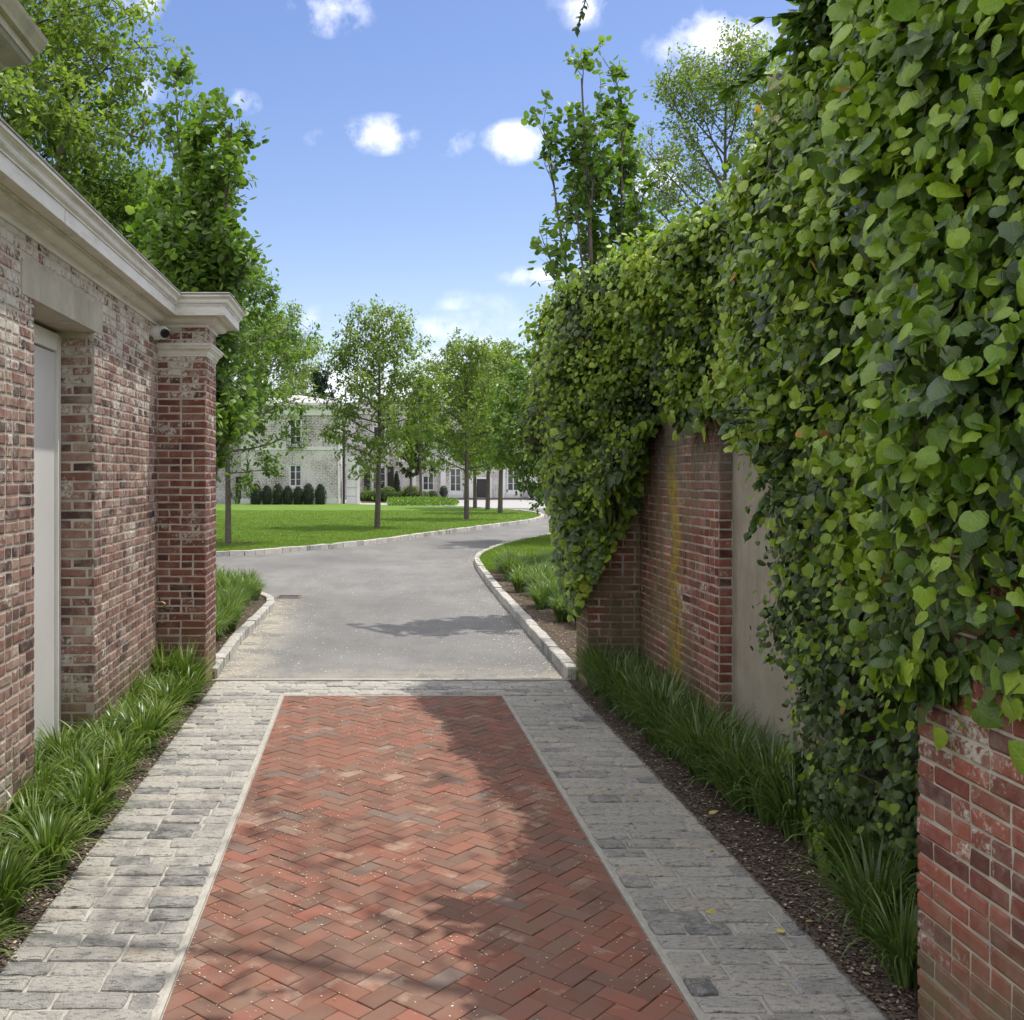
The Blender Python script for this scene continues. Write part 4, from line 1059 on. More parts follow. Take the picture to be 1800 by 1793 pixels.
# ------------------------------------------------------------------ liriope clumps
def clump_mesh(seed, n=200, H=.40, spread=.30, w=.0098):
    rg = np.random.default_rng(seed); k = 6
    az = rg.uniform(0, 2*np.pi, n); lean = rg.uniform(.10, 1.15, n)**.75; L = H*rg.uniform(.65, 1.25, n)
    r0 = rg.uniform(0, .06, n); V = np.zeros((n, (k+1)*2, 3)); ww = w*rg.uniform(.6, 1.2, n)
    tw = rg.normal(0, .5, n)
    out = np.stack([np.cos(az), np.sin(az)], 1); sd = np.stack([-np.sin(az+tw), np.cos(az+tw)], 1)
    px = out*r0[:, None]; z = np.zeros(n); ang = np.pi/2 - lean*.35
    for i in range(k+1):
        t = i/k; wd = ww*(1-t**2.2)*(.55+.45*min(1, t*4))
        for s_, sg in ((0, -1), (1, 1)):
            V[:, i*2+s_, 0] = px[:, 0] + sd[:, 0]*wd*sg; V[:, i*2+s_, 1] = px[:, 1] + sd[:, 1]*wd*sg; V[:, i*2+s_, 2] = z
        a = ang - lean*2.35*t**1.6*(.5+.6*t)
        px = px + out*(np.cos(a)*L/k)[:, None]; z = np.maximum(z + np.sin(a)*L/k, .012)
    q = np.array([[2*i, 2*i+1, 2*i+3, 2*i+2] for i in range(k)])
    f = q[None] + (np.arange(n)*(k+1)*2)[:, None, None]
    return mesh_np('grass_clump', V.reshape(-1, 3), f.ravel(), np.full(n*k, 4), None, True)
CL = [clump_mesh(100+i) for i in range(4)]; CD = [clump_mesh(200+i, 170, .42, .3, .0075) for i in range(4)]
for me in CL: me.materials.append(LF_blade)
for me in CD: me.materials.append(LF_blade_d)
def clump(x, y, z, s_, meshes, label, group, sz=1.0):
    o = bpy.data.objects.new('grass_clump', random.choice(meshes)); C.objects.link(o)
    o.location = (x, y, z); o.rotation_euler = (random.gauss(0, .05), random.gauss(0, .05), random.uniform(0, 6.28)); o.scale = (s_, s_, s_*sz)
    set_tag(o, label, 'grass clump', group)
for k in range(22):
    y = 3.5 + k*.275
    for dx_ in ((-.12,) if k % 2 else (-.30, .10)):
        clump(-1.68+dx_+random.gauss(0, .03), y+random.gauss(0, .05), 0, random.uniform(.92, 1.15), CL, 'bright green arching liriope clump in the row along the left brick wall', 'liriope clumps along the left wall', .74)
clump(-1.62, 9.35, 0, 1.1, CL, 'bright green arching liriope clump at the foot of the left pilaster', 'liriope clumps at the pilaster foot')
clump(-1.85, 9.42, 0, 1.1, CL, 'bright green arching liriope clump at the foot of the left pilaster', 'liriope clumps at the pilaster foot')
for k in range(20):
    y = 5.9 + k*.19
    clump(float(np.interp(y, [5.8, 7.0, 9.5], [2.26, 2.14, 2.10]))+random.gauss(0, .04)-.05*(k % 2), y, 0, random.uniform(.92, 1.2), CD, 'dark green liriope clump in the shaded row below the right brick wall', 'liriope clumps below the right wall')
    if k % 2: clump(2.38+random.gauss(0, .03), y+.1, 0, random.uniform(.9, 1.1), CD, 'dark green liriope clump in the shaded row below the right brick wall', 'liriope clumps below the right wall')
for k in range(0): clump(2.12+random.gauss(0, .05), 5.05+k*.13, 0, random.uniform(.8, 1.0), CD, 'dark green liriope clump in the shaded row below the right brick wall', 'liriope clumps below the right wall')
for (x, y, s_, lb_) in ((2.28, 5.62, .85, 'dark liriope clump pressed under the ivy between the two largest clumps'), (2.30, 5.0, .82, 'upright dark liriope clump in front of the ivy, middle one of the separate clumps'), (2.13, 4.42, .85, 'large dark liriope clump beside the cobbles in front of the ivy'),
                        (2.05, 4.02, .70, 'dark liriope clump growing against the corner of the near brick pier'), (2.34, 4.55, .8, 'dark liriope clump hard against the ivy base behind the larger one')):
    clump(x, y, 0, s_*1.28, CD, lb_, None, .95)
for k in range(74):
    y = random.uniform(11.2, 17.0); x = random.uniform(-2.7, -1.66)
    clump(x, y, .07, random.uniform(.85, 1.15), CL, 'sunlit liriope clump in the bed behind the left pilaster', 'liriope clumps in the bed behind the left pilaster')
for k in range(110):
    y = random.uniform(12.0, 20.6); x = 2.30 + abs(random.gauss(0, .9)) + (y-12)*.02
    clump(x, y, .09, random.uniform(.8, 1.1), CL, 'sunlit liriope clump in the mulched bed on the right of the drive', 'liriope clumps in the right verge bed')
# short mown blades on the visible lawns
def lawn_blades(name, n, fx, z, label):
    P = fx(n); n = len(P)
    az = rng.uniform(0, 6.28, n); h = rng.uniform(.025, .055, n); w = .006
    b = np.column_stack([P, np.full(n, z)]); d = np.column_stack([np.cos(az)*w, np.sin(az)*w, np.zeros(n)])
    tip = b + np.column_stack([rng.normal(0, .02, n), rng.normal(0, .02, n), h])
    V = np.stack([b-d, b+d, tip], 1); f = np.arange(3*n)
    me = mesh_np(name, V.reshape(-1, 3), f, np.full(n, 3), None, False); o = link(name, me, None, LF_lawn); set_tag(o, label, 'grass', None, 'stuff')
def inpoly(P, poly):
    x, y = P[:, 0], P[:, 1]; c = np.zeros(len(P), bool); n = len(poly)
    for i in range(n):
        x0, y0 = poly[i]; x1, y1 = poly[(i+1) % n]
        if y0 == y1: continue
        t = ((y0 > y) != (y1 > y)) & (x < (x1-x0)*(y-y0)/(y1-y0)+x0); c ^= t
    return c
PR = kr + [(9, 45), (9, 10.0)]; PL2 = kf[0:] + [(2.0, 64.5), (-1.6, 67.9), (-40, 67.9), (-40, 23)]; PL = kf + [(-1.6, 67.9), (-9, 67.9), (-9, 23)]
def fR(n):
    y = 20.2 + 13*rng.uniform(0, 1, n)**1.3; P = np.column_stack([rng.uniform(2.2, 7, n), y]); ok = inpoly(P, PR) & ~((P[:, 1] < 21.9) & (P[:, 0] > 2.6)); return P[ok]
def fL(n):
    y = 25 + 30*rng.uniform(0, 1, n)**1.5; P = np.column_stack([rng.uniform(0, 1, n)*(8.3+.17*y)-.17*y, y]); return P[inpoly(P, PL2)]
lawn_blades('lawn_grass', 90000, fR, .085, 'short mown grass on the right verge')
lawn_blades('lawn_grass', 210000, fL, .09, 'short mown grass on the main lawn')

# ------------------------------------------------------------------ litter: petals, chips, single leaves
def flakes(name, P, size, mat, label):
    n = len(P); az = rng.uniform(0, 6.28, n); s_ = size*rng.uniform(.5, 1.3, n); el = rng.uniform(.35, .8, n)
    a = np.column_stack([np.cos(az), np.sin(az), rng.normal(0, .15, n)])*s_[:, None]; b = np.column_stack([-np.sin(az), np.cos(az), rng.normal(0, .15, n)])*(s_*el)[:, None]
    V = np.stack([P-a, P-b, P+a, P+b], 1); me = mesh_np(name, V.reshape(-1, 3), np.arange(4*n), np.full(n, 4), None, False)
    o = link(name, me, None, mat); set_tag(o, label, 'litter', None, 'stuff')
def drift(P):
    d = .30 + .9*hnoise(P[:, 0]*2.2, P[:, 1]*1.6, 77) + .5*hnoise(P[:, 0]*7, P[:, 1]*7, 78)
    return P[rng.uniform(0, 1, len(P)) < d]
def rect(n, x0, x1, y0, y1, z): return np.column_stack([rng.uniform(x0, x1, n), y0 + (y1-y0)*rng.uniform(0, 1, n), np.full(n, z)])
flakes('fallen_petals', drift(np.concatenate([rect(6000, XL, XR, 3.4, 9.3, .005), rect(700, X0, XL, 3.4, 9.3, .008), rect(700, XR, X1, 3.4, 9.3, .008)])), .0050, M_petal, 'tiny pale fallen petals sprinkled over the red brick paving')
pk = []
for _ in range(3600):
    i = int(rng.integers(0, len(kr)-30)); p = kr[i]; pk.append((p[0] - abs(rng.exponential(.22)), p[1] + rng.normal(0, .2), .004))
for _ in range(2600):
    i = int(rng.integers(0, 30)); p = kl[i]; pk.append((p[0] + abs(rng.exponential(.16)), p[1] + rng.normal(0, .2), .004))
pk = np.array(pk); pk = pk[pk[:, 1] > 10.08]
flakes('pollen_litter', np.concatenate([pk, rect(2000, -1.4, 2.0, 10.1, 21, .004)]), .0085, M_petal, 'pale blossom litter scattered on the asphalt and drifted along the kerbs')
flakes('mulch_chips', np.concatenate([rect(1100, X1, 2.35, 3.4, 9.6, .012), rect(600, X0-.14, X0+.05, 3.4, 9.6, .012), rect(2500, 2.1, 3.6, 10.2, 18, .10), rect(700, -2, -1.6, 10.2, 16, .08)]), .010, M_chip, 'dry straw coloured mulch chips along the bed edges')
M_barkchip = plain('dark bark chip', (.105, .080, .060), .95, .5, 14, bump=0)
def edge_soil(n, side):
    x = (X1 - .02 + abs(rng.normal(0, .22, n))) if side > 0 else (X0 + .02 - abs(rng.normal(0, .2, n)))
    return np.column_stack([x, rng.uniform(3.2, 9.7, n), np.full(n, .011)])
flakes('bark_mulch', np.concatenate([edge_soil(9000, 1), edge_soil(7000, -1), rect(9000, 2.0, 3.6, 10.2, 18, .098)]), .012, M_barkchip, 'dark shredded bark spread over the planting beds')
spots = [((1254, 1603), 'yellow fallen leaf lying on the right hand cobbles, the largest there'), ((1105, 1402), 'small yellow leaf on the cobbles beside the upper right bed edge'), ((1378, 1640), 'brown curled leaf on the cobbles at the soil edge'),
         ((1375, 1735), 'tiny pale leaf on the lowest right cobbles'), ((1248, 1430), 'tan dead leaf on the soil below the far right grass clumps'), ((1425, 1622), 'tan dead leaf on the soil near the middle clump'), ((1450, 1520), 'brown dead leaf tucked below the large dark clump'), ((1250, 1496), 'pale yellow leaf at the right edge of the cobbles')]
lf_y = leafmat('fallen yellow leaf', [(0, (.40, .26, .10)), (.5, (.55, .45, .13)), (1, (.60, .52, .22))], .2, .6, .2)
for i, ((x, y), lb_) in enumerate(spots):
    X, Y = gp(x, y); v, f, s_ = LT[3 if i % 2 else 0]; me = bpy.data.meshes.new('fallen_leaf'); me.from_pydata([tuple(p) for p in v], [], f); me.update(); me.materials.append(lf_y)
    o = bpy.data.objects.new('fallen_leaf', me); C.objects.link(o); s_ = (.055, .035, .035, .025, .05, .05, .05, .035)[i]
    o.scale = (s_,)*3; o.location = (X, Y, .016); o.rotation_euler = (random.gauss(0, .15), random.gauss(0, .15), random.uniform(0, 6.3)); set_tag(o, lb_, 'leaf')

# ------------------------------------------------------------------ house
def win(parent, x0, x1, z0, z1, yf, cols=2, rows=3, frame=.07, depth=.10, name='window'):
    f = MB(); f.box(x0, x0+frame, yf-.04, yf+depth, z0, z1).box(x1-frame, x1, yf-.04, yf+depth, z0, z1).box(x0+frame, x1-frame, yf-.04, yf+depth, z1-frame, z1).box(x0+frame, x1-frame, yf-.04, yf+depth, z0, z0+frame)
    cm = (x0+x1)/2
    f.box(cm-.04, cm+.04, yf-.03, yf+depth, z0+frame, z1-frame)
    w = f.build(name, M_facade_trim, parent)
    for r_ in range(1, rows):
        z = z0 + (z1-z0)*r_/rows; MB().box(x0+frame, cm-.042, yf-.01, yf+.03, z-.015, z+.015).box(cm+.042, x1-frame, yf-.01, yf+.03, z-.015, z+.015).build('glazing_bar', M_facade_trim, w)
    for a, b in ((x0+frame, cm-.04), (cm+.04, x1-frame)): MB().box(a, b, yf+.04, yf+.06, z0+frame, z1-frame).build('pane', M_glass, w)
    MB().box(x0-.08, x1+.08, yf-.12, yf-.042, z0-.10, z0-.002).build('sill', M_facade_trim, w)
    return w
def wall_with_holes(m, x0, x1, y0, y1, z0, z1, holes):
    xs = sorted(set([x0, x1] + [h[0] for h in holes] + [h[1] for h in holes]))
    for a, b in zip(xs[:-1], xs[1:]):
        zz = [(z0, z1)]
        for h in holes:
            if h[0] <= a and b <= h[1]:
                new = []
                for p, q in zz:
                    if h[3] <= p or h[2] >= q: new.append((p, q)); continue
                    if h[2] > p: new.append((p, h[2]))
                    if h[3] < q: new.append((h[3], q))
                zz = new
        for p, q in zz: m.box(a, b, y0, y1, p, q)
hs = empty('mansion', (0, 74, 0), 'whitewashed brick mansion with white trim and dark windows behind the lawn', 'house')
# west wing, front at 68 m
D1 = 68.0
def px1(x, d=D1): return (x-CX)*d/FPX
def pz1(y, d=D1): return EYE + (CY-y)*d/FPX
wx0, wx1 = px1(424), px1(598)
w1 = (px1(508), px1(531), pz1(856), pz1(816)); w2 = (px1(508), px1(531), pz1(783), pz1(735)); w3 = (px1(448), px1(470), pz1(856), pz1(816))
m = MB(); wall_with_holes(m, wx0, wx1, D1, D1+.35, 0, pz1(730), [w1, w2]); m.box(wx0, wx0+.35, D1+.35, D1+11, 0, pz1(730)).box(wx1-.35, wx1, D1+.35, D1+13, 0, pz1(730)); m.build('wall', M_fac, hs)
MB().box(wx0+.4, wx1-.4, D1+1.2, D1+1.3, 0, 5).build('dark_interior', M_black, hs)  # black sheet behind the windows, unlit rooms put into its colour
for h in (w1, w2): win(hs, *h[:2], h[2], h[3], D1+.10, 2, 3, .11)
m = MB(); m.box(wx0-.03, wx1+.03, D1-.05, D1-.002, pz1(791), pz1(786)).box(wx0-.06, wx1+.06, D1-.06, D1-.002, 0, .42)
m.build('belt_course', M_facade_trim, hs)
zt = pz1(730)
m = MB(); m.box(wx0-.10, wx1+.10, D1-.14, D1+12, zt, zt+.50).box(wx0-.30, wx1+.30, D1-.40, D1+12.2, zt+.502, zt+.62).box(wx0-.42, wx1+.42, D1-.52, D1+12.3, zt+.622, zt+.76); m.build('cornice', M_facade_trim, hs)
zr = zt+.78; a0_, a1_ = wx0-.42, wx1+.42; cx_ = px1(524, D1+4)
MB().add([(a0_, D1-.52, zr), (a1_, D1-.52, zr), (a1_, D1+12.3, zr), (a0_, D1+12.3, zr), (cx_, D1+3.4, zr+.80), (cx_, D1+9, zr+.80)], [[0,1,4],[1,2,5,4],[2,3,5],[3,0,4,5]]).build('roof', M_greyroof, hs)
# iron guard at upper window, downpipes
m = MB(); bx0, bx1, bz0, bz1 = px1(505), px1(534), pz1(786), pz1(770)
for x in np.linspace(bx0, bx1, 9): m.box(x-.012, x+.012, D1-.35, D1-.32, bz0, bz1)
m.box(bx0-.02, bx1+.02, D1-.36, D1-.31, bz1, bz1+.04).box(bx0-.02, bx1+.02, D1-.36, D1-.06, bz0-.05, bz0-.001); m.build('window_guard', M_iron, hs)
m = MB(); m.tube([(wx1-.10, D1-.10, .05), (wx1-.10, D1-.10, zt)], [.05, .05], 8); m.build('downpipe', M_facade_trim, hs)
m = MB(); m.tube([(wx1+.22, D1+.3, .05), (wx1+.22, D1+.3, zt-.3)], [.085, .085], 8); m.build('downpipe', M_black, hs)
MB().box(px1(404), px1(422), D1+3, D1+3.2, .1, pz1(838, D1+3)).build('garage_door', M_black, hs)
m = MB(); m.box(-22, wx0-.01, D1+3.2, D1+3.6, 0, 4.6); m.build('rear_wing_wall', M_fac, hs)
# panelled garden block
D2 = 69.0
m = MB(); bxa, bxb = px1(609, D2), px1(631, D2); m.box(bxa, bxb, D2, D2+3, 0, pz1(817, D2)); m.build('panelled_block', M_facade_trim, hs)
for q in range(1, 5): MB().box(bxa+.02, bxb-.15, D2-.02, D2-.001, q*.55, q*.55+.03).build('groove_shade_strip', plain('groove shade', (.32, .32, .30), .9), hs)  # raised grey strips, their colour giving the shade of grooves
MB().box(bxa-.02, bxb-.10, D2-.03, D2-.001, pz1(817, D2)+.01, pz1(801, D2)).box(bxb-.14, bxb+.06, D2-.1, D2+.1, 0, pz1(817, D2)+.002).build('block_cap', M_facade_trim, hs)
# main facade
D3 = 84.0
def X3(x): return px1(x, D3)
def Z3(y): return pz1(y, D3)
ze = Z3(728); zbase = 0.15
holes = []
W3 = [(654, 679, 820, 872, 4), (655, 678, 748, 788, 3), (742, 764, 835, 863, 2), (744, 764, 752, 790, 3), (790, 812, 822, 865, 3), (790, 811, 752, 790, 3), (891, 914, 822, 864, 3), (892, 913, 752, 790, 3), (943, 966, 835, 864, 2), (944, 966, 752, 790, 3), (835, 860, 752, 790, 3)]
for (a, b, t, bt, rws) in W3: holes.append((X3(a), X3(b), Z3(bt), Z3(t)))
door = (X3(838), X3(860), zbase, Z3(842)); holes.append(door)
m = MB(); wall_with_holes(m, X3(596), X3(1100), D3, D3+.4, 0, ze, holes); m.build('wall', M_fac, hs)
MB().box(X3(598), X3(1098), D3+1.5, D3+1.6, 0, ze-.1).build('dark_interior', M_black, hs)  # black sheet again, painting in the darkness of the rooms
for (h, wv) in zip(holes, W3): win(hs, h[0], h[1], h[2], h[3], D3+.1, 2, wv[4], .12)
for (a, b) in ((640, 651), (681, 692)):
    s_ = MB().box(X3(a), X3(b), D3-.10, D3-.01, Z3(874), Z3(820)).build('shutter', M_black, hs)
for (a, b) in ((788, 814), (889, 916)):
    m = MB(); m.box(X3(a), X3(b), D3-.06, D3-.045+.03, zbase, Z3(866)); m.box(X3(a)+.15, X3(b)-.15, D3-.09, D3-.062, zbase+.15, Z3(866)-.1); m.build('window_panel', M_facade_trim, hs)
m = MB(); m.box(door[0]+.05, door[1]-.05, D3+.12, D3+.2, zbase, door[3]-.05); m.build('front_door', M_black, hs)
m = MB(); m.box(door[0]-.2, door[0], D3-.05, D3+.2, zbase, door[3]+.15).box(door[1], door[1]+.2, D3-.05, D3+.2, zbase, door[3]+.15).box(door[0], door[1], D3-.05, D3+.2, door[3], door[3]+.15); m.build('door_surround', M_facade_trim, hs)
for (a, b) in ((774, 783), (824, 833), (880, 887), (929, 937), (725, 731), (973, 981)):
    m = MB(); m.box(X3(a), X3(b), D3-.35, D3-.003, .1, ze-.3); m.box(X3(a)-.06, X3(b)+.06, D3-.42, D3-.002, ze-.298, ze-.01); m.box(X3(a)-.05, X3(b)+.05, D3-.41, D3-.004, -.05, .098); m.build('pilaster', M_facade_trim, hs)
m = MB(); m.box(X3(770), X3(935), D3-1.5, D3-.43, -.05, .15).box(X3(770)-.4, X3(935)+.4, D3-1.9, D3-1.502, -.05, .06); m.build('doorstep', plain('dark stone step', (.13, .12, .115), .8), hs)
m = MB(); m.box(X3(594), X3(1102), D3-.2, D3+9, ze, ze+.45).box(X3(592), X3(1104), D3-.5, D3+9.3, ze+.452, ze+.75); m.build('cornice', M_facade_trim, hs)
MB().box(X3(740), X3(1106), D3-.6, D3+9.5, ze+.752, ze+.98).add([(X3(590), D3-.6, ze+.76), (X3(1106), D3-.6, ze+.985), (X3(1106), D3+9.5, ze+.985), (X3(590), D3+9.5, ze+.76), (X3(660), D3+4.5, ze+1.5), (X3(1060), D3+4.5, ze+1.5)], [[0,1,5,4],[1,2,5],[2,3,4,5],[3,0,4]]).build('roof', M_slate, hs)
MB().box(X3(700), X3(960), D3-.06, D3-.002, Z3(812), Z3(803)).build('belt_course', M_facade_trim, hs)
# black lanterns by the columns
for i, (x, y, lb_) in enumerate(((780, 873, 'black planter ball at the foot of the left white column of the porch'), (935, 878, 'black planter ball at the foot of the right white column of the porch'))):
    d = D3-2.2; X, Z = px1(x, d), 0; r = empty('garden_urn', (X, d, 0), lb_, 'urn')
    m = MB(); m.tube([(X, d, 0), (X, d, .1), (X, d, .2), (X, d, .45), (X, d, .7), (X, d, .72)], [.26, .24, .14, .30, .36, .32], 12); m.build('bowl', M_black, r)
    v, f = ball((X, d, .85), .30, 10); m = MB(); m.add(v, f); m.build('topiary', LF_yew, r)

# shrubs: leafy shell over an irregular solid
def shrub_mesh(name, rx, rz, n, leaf, seed, kind='ball'):
    rg = np.random.default_rng(seed); th = rg.uniform(0, 2*np.pi, n); z = rg.uniform(-1, 1, n)
    if kind == 'ball': rr = np.sqrt(1-z*z); hz = (z+1)/2
    elif kind == 'column': hz = (z+1)/2; rr = (1-hz**5*.75)*(.82+.18*np.sin(hz*3.1))
    else: hz = (z+1)/2; rr = (1-hz)**.62*(.35+.65*np.minimum(1, hz*5))+.02
    dn = rg.uniform(.80, 1.08, n) + .10*hnoise(th*1.5, z*2, seed)
    P = np.stack([np.cos(th)*rr*rx*dn, np.sin(th)*rr*rx*dn, hz*rz*2*(.96+.06*rg.uniform(0, 1, n))], 1)
    N_ = np.stack([np.cos(th)*rr, np.sin(th)*rr, z if kind == 'ball' else np.full(n, .35)], 1) + rg.normal(0, .4, P.shape)
    A = rg.normal(0, .6, P.shape) + np.array([0, 0, .7]) if kind != 'ball' else rg.normal(0, .8, P.shape)
    core = []
    k = 14
    me = leaves_mesh(name, P, A, N_, leaf*rg.uniform(.7, 1.3, n), LT_small)
    cv = []; cf = []
    for i in range(k+1):
        h = i/k; zz = h*2-1
        r_ = math.sqrt(max(0, 1-zz*zz)) if kind == 'ball' else ((1-h**5*.75)*(.82+.18*math.sin(h*3.1)) if kind == 'column' else (1-h)**.62*(.35+.65*min(1, h*5))+.02)
        for j in range(k): cv.append((math.cos(6.283*j/k)*r_*rx*.78, math.sin(6.283*j/k)*r_*rx*.78, h*rz*1.9))
    for i in range(k):
        for j in range(k): cf.append([i*k+j, i*k+(j+1) % k, (i+1)*k+(j+1) % k, (i+1)*k+j])
    return me, (cv, cf)
M_core = plain('dark shrub core', (.018, .020, .012), .95, .3, 20)  # near-black solid filling each shrub behind its leaves
def shrub_kind(rx, rz, n, leaf, seed, kind, mat):
    me, (cv, cf) = shrub_mesh('foliage', rx, rz, n, leaf, seed, kind); me.materials.append(mat)
    m2 = bpy.data.meshes.new('inner_solid'); m2.from_pydata(cv, [], cf); m2.update(); m2.materials.append(M_core); return (me, m2)
def put_shrub(name, K, x, y, z, s_, label, cat, group=None, sz=1.0):
    r = empty(name, (x, y, z), label, cat, group); r.rotation_euler = (0, 0, random.uniform(0, 6.28)); r.scale = (s_, s_, s_*sz)
    for nm, me in zip(('foliage', 'inner_solid'), K):
        o = bpy.data.objects.new(nm, me); C.objects.link(o); o.parent = r
K_yew = [shrub_kind(.40, .64, 1500, .075, 31+i, 'column', LF_yew) for i in range(3)]
K_box = [shrub_kind(.5, .42, 1100, .065, 41+i, 'ball', LF_box) for i in range(2)]
K_box_d = [shrub_kind(.5, .42, 1100, .065, 51, 'ball', LF_dark)]
K_cone = [shrub_kind(.42, 1.1, 1800, .08, 61, 'cone', LF_yew)]
for i, x in enumerate((450, 469, 488, 506, 524, 542, 563)):
    d = 66.3; put_shrub('yew_column', K_yew[i % 3], px1(x, d), d, .09, (1.0, .92, 1.0, .9, .88, 1.02, .98)[i], 'clipped dark yew column in the row of seven in front of the west wing', 'shrub', 'yew columns in front of the west wing')
put_shrub('conical_yew', K_cone[0], px1(697, 80), 80, 0, 1.0, 'dark pointed conical yew to the right of the black shuttered window', 'shrub')
for i, (x, y, s_, d) in enumerate(((640, 876, .85, 78), (648, 880, .9, 77.2), (659, 880, .95, 77), (672, 878, 1.0, 77), (682, 868, 1.25, 79), (684, 880, .8, 76), (697, 880, .8, 76), (705, 872, .85, 79), (722, 872, 1.35, 78.5), (735, 878, .9, 77), (745, 876, .85, 78.5), (760, 876, .9, 80))):
    put_shrub('boxwood_ball', (K_box if i not in (7, 11) else K_box_d)[i % 2 if i not in (7, 11) else 0], px1(x, d), d, 0, s_*1.05, 'clipped round boxwood in the bed under the front windows', 'shrub', 'boxwood balls under the front windows')
for i, (x, s_) in enumerate(((952, 1.15), (965, 1.1), (978, 1.0), (992, 1.1))):
    put_shrub('boxwood_ball', K_box_d[0], px1(x, 80), 80, 0, s_, 'clipped round dark boxwood right of the porch', 'shrub', 'boxwood balls right of the porch')
def groundcover(name, poly, n, z, label, h=.35):
    P = np.column_stack([rng.uniform(min(p[0] for p in poly), max(p[0] for p in poly), n), rng.uniform(min(p[1] for p in poly), max(p[1] for p in poly), n)])
    P = P[inpoly(P, poly)]; n = len(P); P3 = np.column_stack([P, z+rng.uniform(.05, h, n)])
    me = leaves_mesh(name, P3, rng.normal(0, .5, P3.shape)+np.array([0, 0, .8]), rng.normal(0, .6, P3.shape)+np.array([0, -.4, .6]), .16*rng.uniform(.6, 1.3, n), LT_small)
    o = link(name, me, None, LF_box); set_tag(o, label, 'ground cover', None, 'stuff')
groundcover('ground_cover', [(px1(682, 64), 63.6), (px1(800, 64), 64), (px1(806, 68), 68), (px1(770, 75), 75), (px1(682, 73), 73)], 9000, 0, 'low bright green ground cover at the edge of the forecourt')
groundcover('ground_cover', [(px1(948, 72), 72), (px1(1010, 72), 72), (px1(1010, 78), 78), (px1(952, 78), 78)], 2500, 0, 'low green ground cover right of the porch')
sheet('house_bed', [(px1(636, 75), 73.1), (px1(770, 75), 73.1), (px1(772, 84), 84), (px1(630, 84), 84)], .012, M_mulch)
sheet('footpath', [(px1(600, 69), 68.0), (px1(682, 69), 66.5), (px1(682, 73), 72.9), (px1(600, 73), 72.9)], .010, M_fore)

# ------------------------------------------------------------------ trees
x, y = gp(663, 928, .09); t1 = make_tree('linden_tree', (x, y, .09), 7.45, 1.9, 2.35, 'young round-headed linden in the middle of the lawn, nearest of the lawn row', mat=LF_lime, seed=11, n_prim=40, n_sec=9, n_tw=5, lpt=7, leaf=.15, shape='oval', rise=.38, spread=.5, trunk_r=.11, droop=.55, twig_len=.8, lean=(.03, .0))
x, y = gp(820, 913, .09); make_tree('linden_tree', (x, y, .09), 7.3, 1.7, 2.2, 'young linden second along the lawn, left of the closely set trunks', mat=LF_lime, seed=12, n_prim=38, n_sec=9, n_tw=5, lpt=7, leaf=.16, shape='oval', rise=.42, spread=.5, trunk_r=.12, droop=.55, twig_len=.8)
sm = make_tree('linden_tree', (gp(879, 905)[0], gp(879, 905)[1], .09), 8.0, 1.9, 2.3, 'young linden near the right end of the lawn, frontmost of the far three', mat=LF_lime, seed=13, n_prim=36, n_sec=8, n_tw=5, lpt=7, leaf=.18, shape='oval', rise=.42, spread=.5, trunk_r=.13, droop=.5, twig_len=.8)
for (xx, yy, rz, s_, lb_) in ((857, 899, 1.2, 1.0, 'young linden at the far right end of the lawn, middle trunk of the far three'), (835, 896, 2.5, .95, 'young linden at the far end of the lawn, leftmost trunk of the far three')):
    X, Y = gp(xx, yy); copy_tree(sm, (X, Y, .09), rz, s_, lb_)
make_tree('hornbeam_tree', (px1(740, 76), 76, 0), 8.8, 1.8, 1.9, 'bright green upright tree in front of the mansion, right of the conical yew', mat=LF_tree, seed=15, n_prim=36, n_sec=9, n_tw=6, lpt=8, leaf=.17, shape='round', rise=.9, spread=.5, trunk_r=.12)
make_tree('hornbeam_tree', (px1(722, 77), 77, 0), 6.0, 1.6, 1.3, 'small upright tree between the conical yew and the brighter tree', mat=LF_dark, seed=16, n_prim=26, n_sec=8, n_tw=6, lpt=8, leaf=.17, shape='round', rise=.9, spread=.5, trunk_r=.10)
x, y = gp(401, 956, .09); make_tree('maple_tree', (x, y, .09), 7.6, 1.9, 2.3, 'leafy young tree at the left of the lawn just right of the pilaster', mat=LF_tree, seed=17, n_prim=40, n_sec=9, n_tw=5, lpt=8, leaf=.15, shape='oval', rise=.35, spread=.5, trunk_r=.09, droop=.4, twig_len=.7)
sheet('tree_pit', [(x+.75*math.cos(t)*(1+.1*math.sin(3*t)), y+.9*math.sin(t)) for t in np.linspace(0, 6.1, 20)], .096, M_mulch)
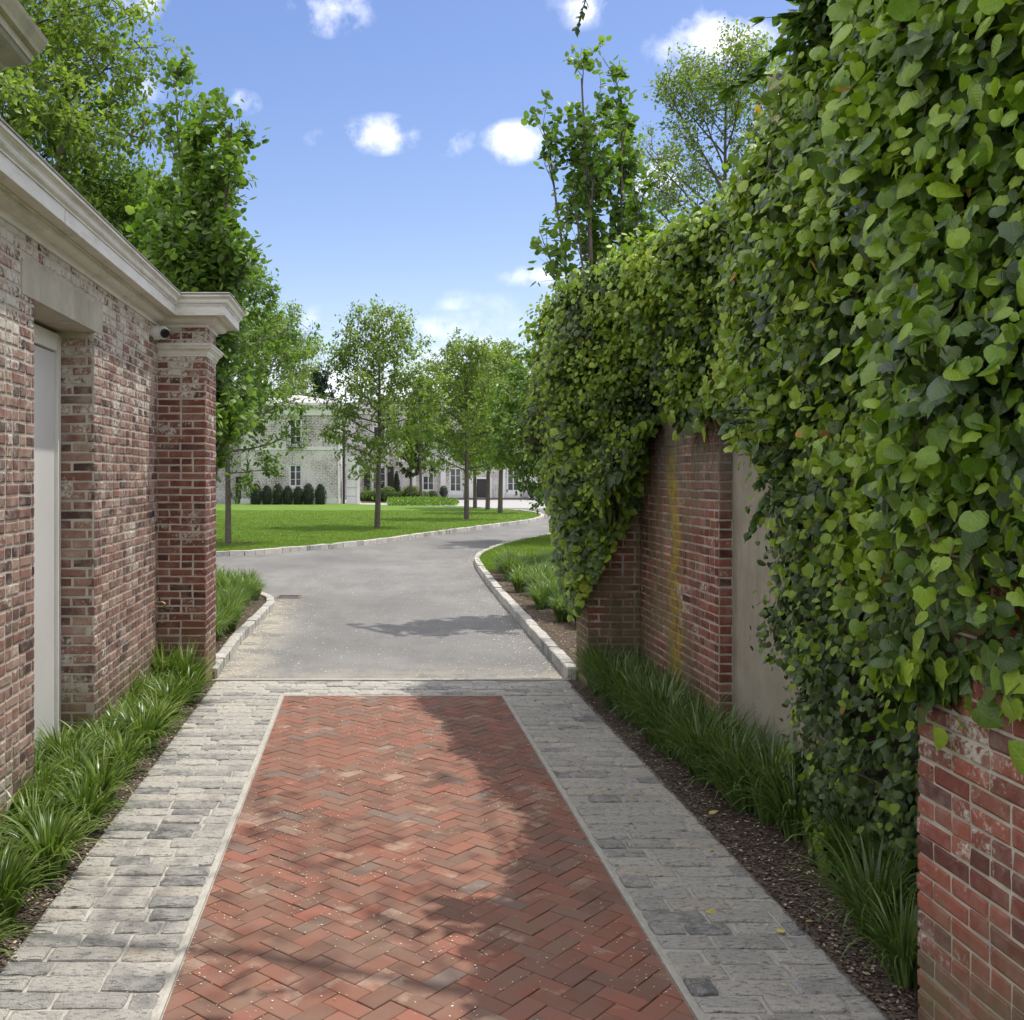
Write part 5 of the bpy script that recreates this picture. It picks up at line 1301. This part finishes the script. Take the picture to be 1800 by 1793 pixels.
# columnar trees just behind both walls
make_tree('columnar_tree', (-2.16, 13.8, .07), 7.6, 1.5, .66, 'tall narrow columnar tree with upright stems rising behind the left pilaster', mat=LF_tree, seed=21, n_prim=84, n_sec=6, n_tw=4, lpt=7, leaf=.105, shape='column', spread=.9, trunk_r=.045, droop=.1, templates=LT_wide, stems=9, bare=.15, twig_len=1.3, stemlean=.045)
make_tree('columnar_tree', (3.15, 14.2, .09), 7.35, 2.2, .85, 'sparse columnar tree with many bare upright twigs rising above the ivy wall', mat=LF_tree, seed=22, n_prim=52, n_sec=6, n_tw=3, lpt=7, leaf=.105, shape='column', spread=.6, trunk_r=.05, droop=.1, templates=LT_wide, stems=7, bare=.25, twig_len=1.1, stemlean=.04, stem_h=(.66, 1.0))
make_tree('columnar_tree', (-2.85, 16.2, .07), 5.4, 1.9, .95, 'lower bright leafy columnar tree just to the right of the left pilaster', mat=LF_tree, seed=24, n_prim=40, n_sec=6, n_tw=4, lpt=7, leaf=.155, shape='column', spread=.6, trunk_r=.04, droop=.1, templates=LT_wide, stems=4, bare=.0, twig_len=1.2)
# big background trees, left
make_tree('oak_tree', (-11.5, 31, 0), 19.5, 2.5, 6.0, 'huge broadleaf tree rising above the outbuilding roof at the far left', mat=LF_lime, seed=31, n_prim=66, n_sec=14, n_tw=8, lpt=9, leaf=.225, shape='round', rise=.4, spread=.55, trunk_r=.35)
make_tree('oak_tree', (-9.0, 34, 0), 11.5, 1.2, 4.2, 'broadleaf tree filling the gap between the huge tree and the columnar tree', mat=LF_tree, seed=32, n_prim=56, n_sec=12, n_tw=7, lpt=9, leaf=.19, shape='round', rise=.35, spread=.55, trunk_r=.22)
make_tree('elm_tree', (-8.6, 42, 0), 13.0, 2.0, 4.4, 'airy olive green tree behind the columnar tree with a branch reaching right', mat=LF_tree, seed=33, n_prim=50, n_sec=11, n_tw=6, lpt=9, leaf=.20, shape='round', rise=.45, spread=.55, trunk_r=.22)
make_tree('beech_tree', (-15, 60, 0), 15.0, 2.0, 6.0, 'yellow green tree behind the west wing at the left', mat=LF_lime, seed=34, n_prim=44, n_sec=10, n_tw=6, lpt=8, leaf=.28, shape='round', rise=.45, spread=.55, trunk_r=.25)
make_tree('beech_tree', (-9.5, 96, 0), 16.0, 3.0, 6.5, 'yellow green tree showing above the west wing roof', mat=LF_lime, seed=35, n_prim=44, n_sec=10, n_tw=6, lpt=7, leaf=.34, shape='round', rise=.45, spread=.55, trunk_r=.25)
make_tree('spruce_tree', (-3.9, 92, 0), 11.5, 1.0, 2.4, 'dark pointed conifer behind the roof of the west wing', mat=LF_pine, seed=36, n_prim=60, n_sec=6, n_tw=5, lpt=8, leaf=.24, shape='cone', rise=-.05, spread=.5, trunk_r=.15)
make_tree('bare_tree', (-6.3, 100, 0), 15.0, 4.0, 4.0, 'thin sparsely leafed tree against the sky behind the west wing', mat=LF_dark, seed=37, n_prim=34, n_sec=9, n_tw=4, lpt=2, leaf=.14, shape='round', rise=.8, spread=.5, trunk_r=.14, bare=.3)
# right side
make_tree('elm_tree', (5.9, 30.0, .09), 5.9, .7, 2.6, 'dark leafy tree partly hidden behind the ivy at the right of the drive', mat=LF_tree, seed=41, n_prim=44, n_sec=10, n_tw=6, lpt=8, leaf=.17, shape='round', rise=.3, spread=.55, trunk_r=.14, droop=.6)
make_tree('ash_tree', (6.9, 20.5, .09), 9.9, 3.0, 2.5, 'airy fine-leaved tree behind the ivy wall at the upper right', mat=LF_lime, seed=42, n_prim=46, n_sec=11, n_tw=6, lpt=8, leaf=.085, shape='round', rise=.7, spread=.6, trunk_r=.12, droop=.4)
# overhanging tree beside the gate (its crown shades the near paving)
make_tree('locust_tree', (4.1, 4.5, 0), 10.8, 5.9, 4.5, 'tall tree beside the gate whose overhead crown shades the near paving', mat=LF_dark, seed=51, n_prim=18, n_sec=6, n_tw=5, lpt=6, leaf=.11, shape='round', rise=.15, spread=.6, trunk_r=.18, droop=.3)
# wooden utility pole and conduit above the wall
x, y, z = atd(1366, 200, 11.0); up = empty('utility_pole', (x, y, 0), 'weathered wooden utility pole rising behind the ivy at the upper right', 'pole')
m = MB(); m.tube([(x, y, 0), (x, y, 4), (x, y, 6.15)], [.10, .085, .078], 10); m.build('pole', M_pole, up)
m = MB(); m.tube([(x+.13, y-.05, 0), (x+.13, y-.05, 5.7)], [.022, .022], 8); m.build('conduit', plain('grey conduit', (.40, .40, .40), .5), up)
print('objects', len(bpy.data.objects), 'tris', sum(len(o.data.polygons) for o in bpy.data.objects if o.type == 'MESH'))
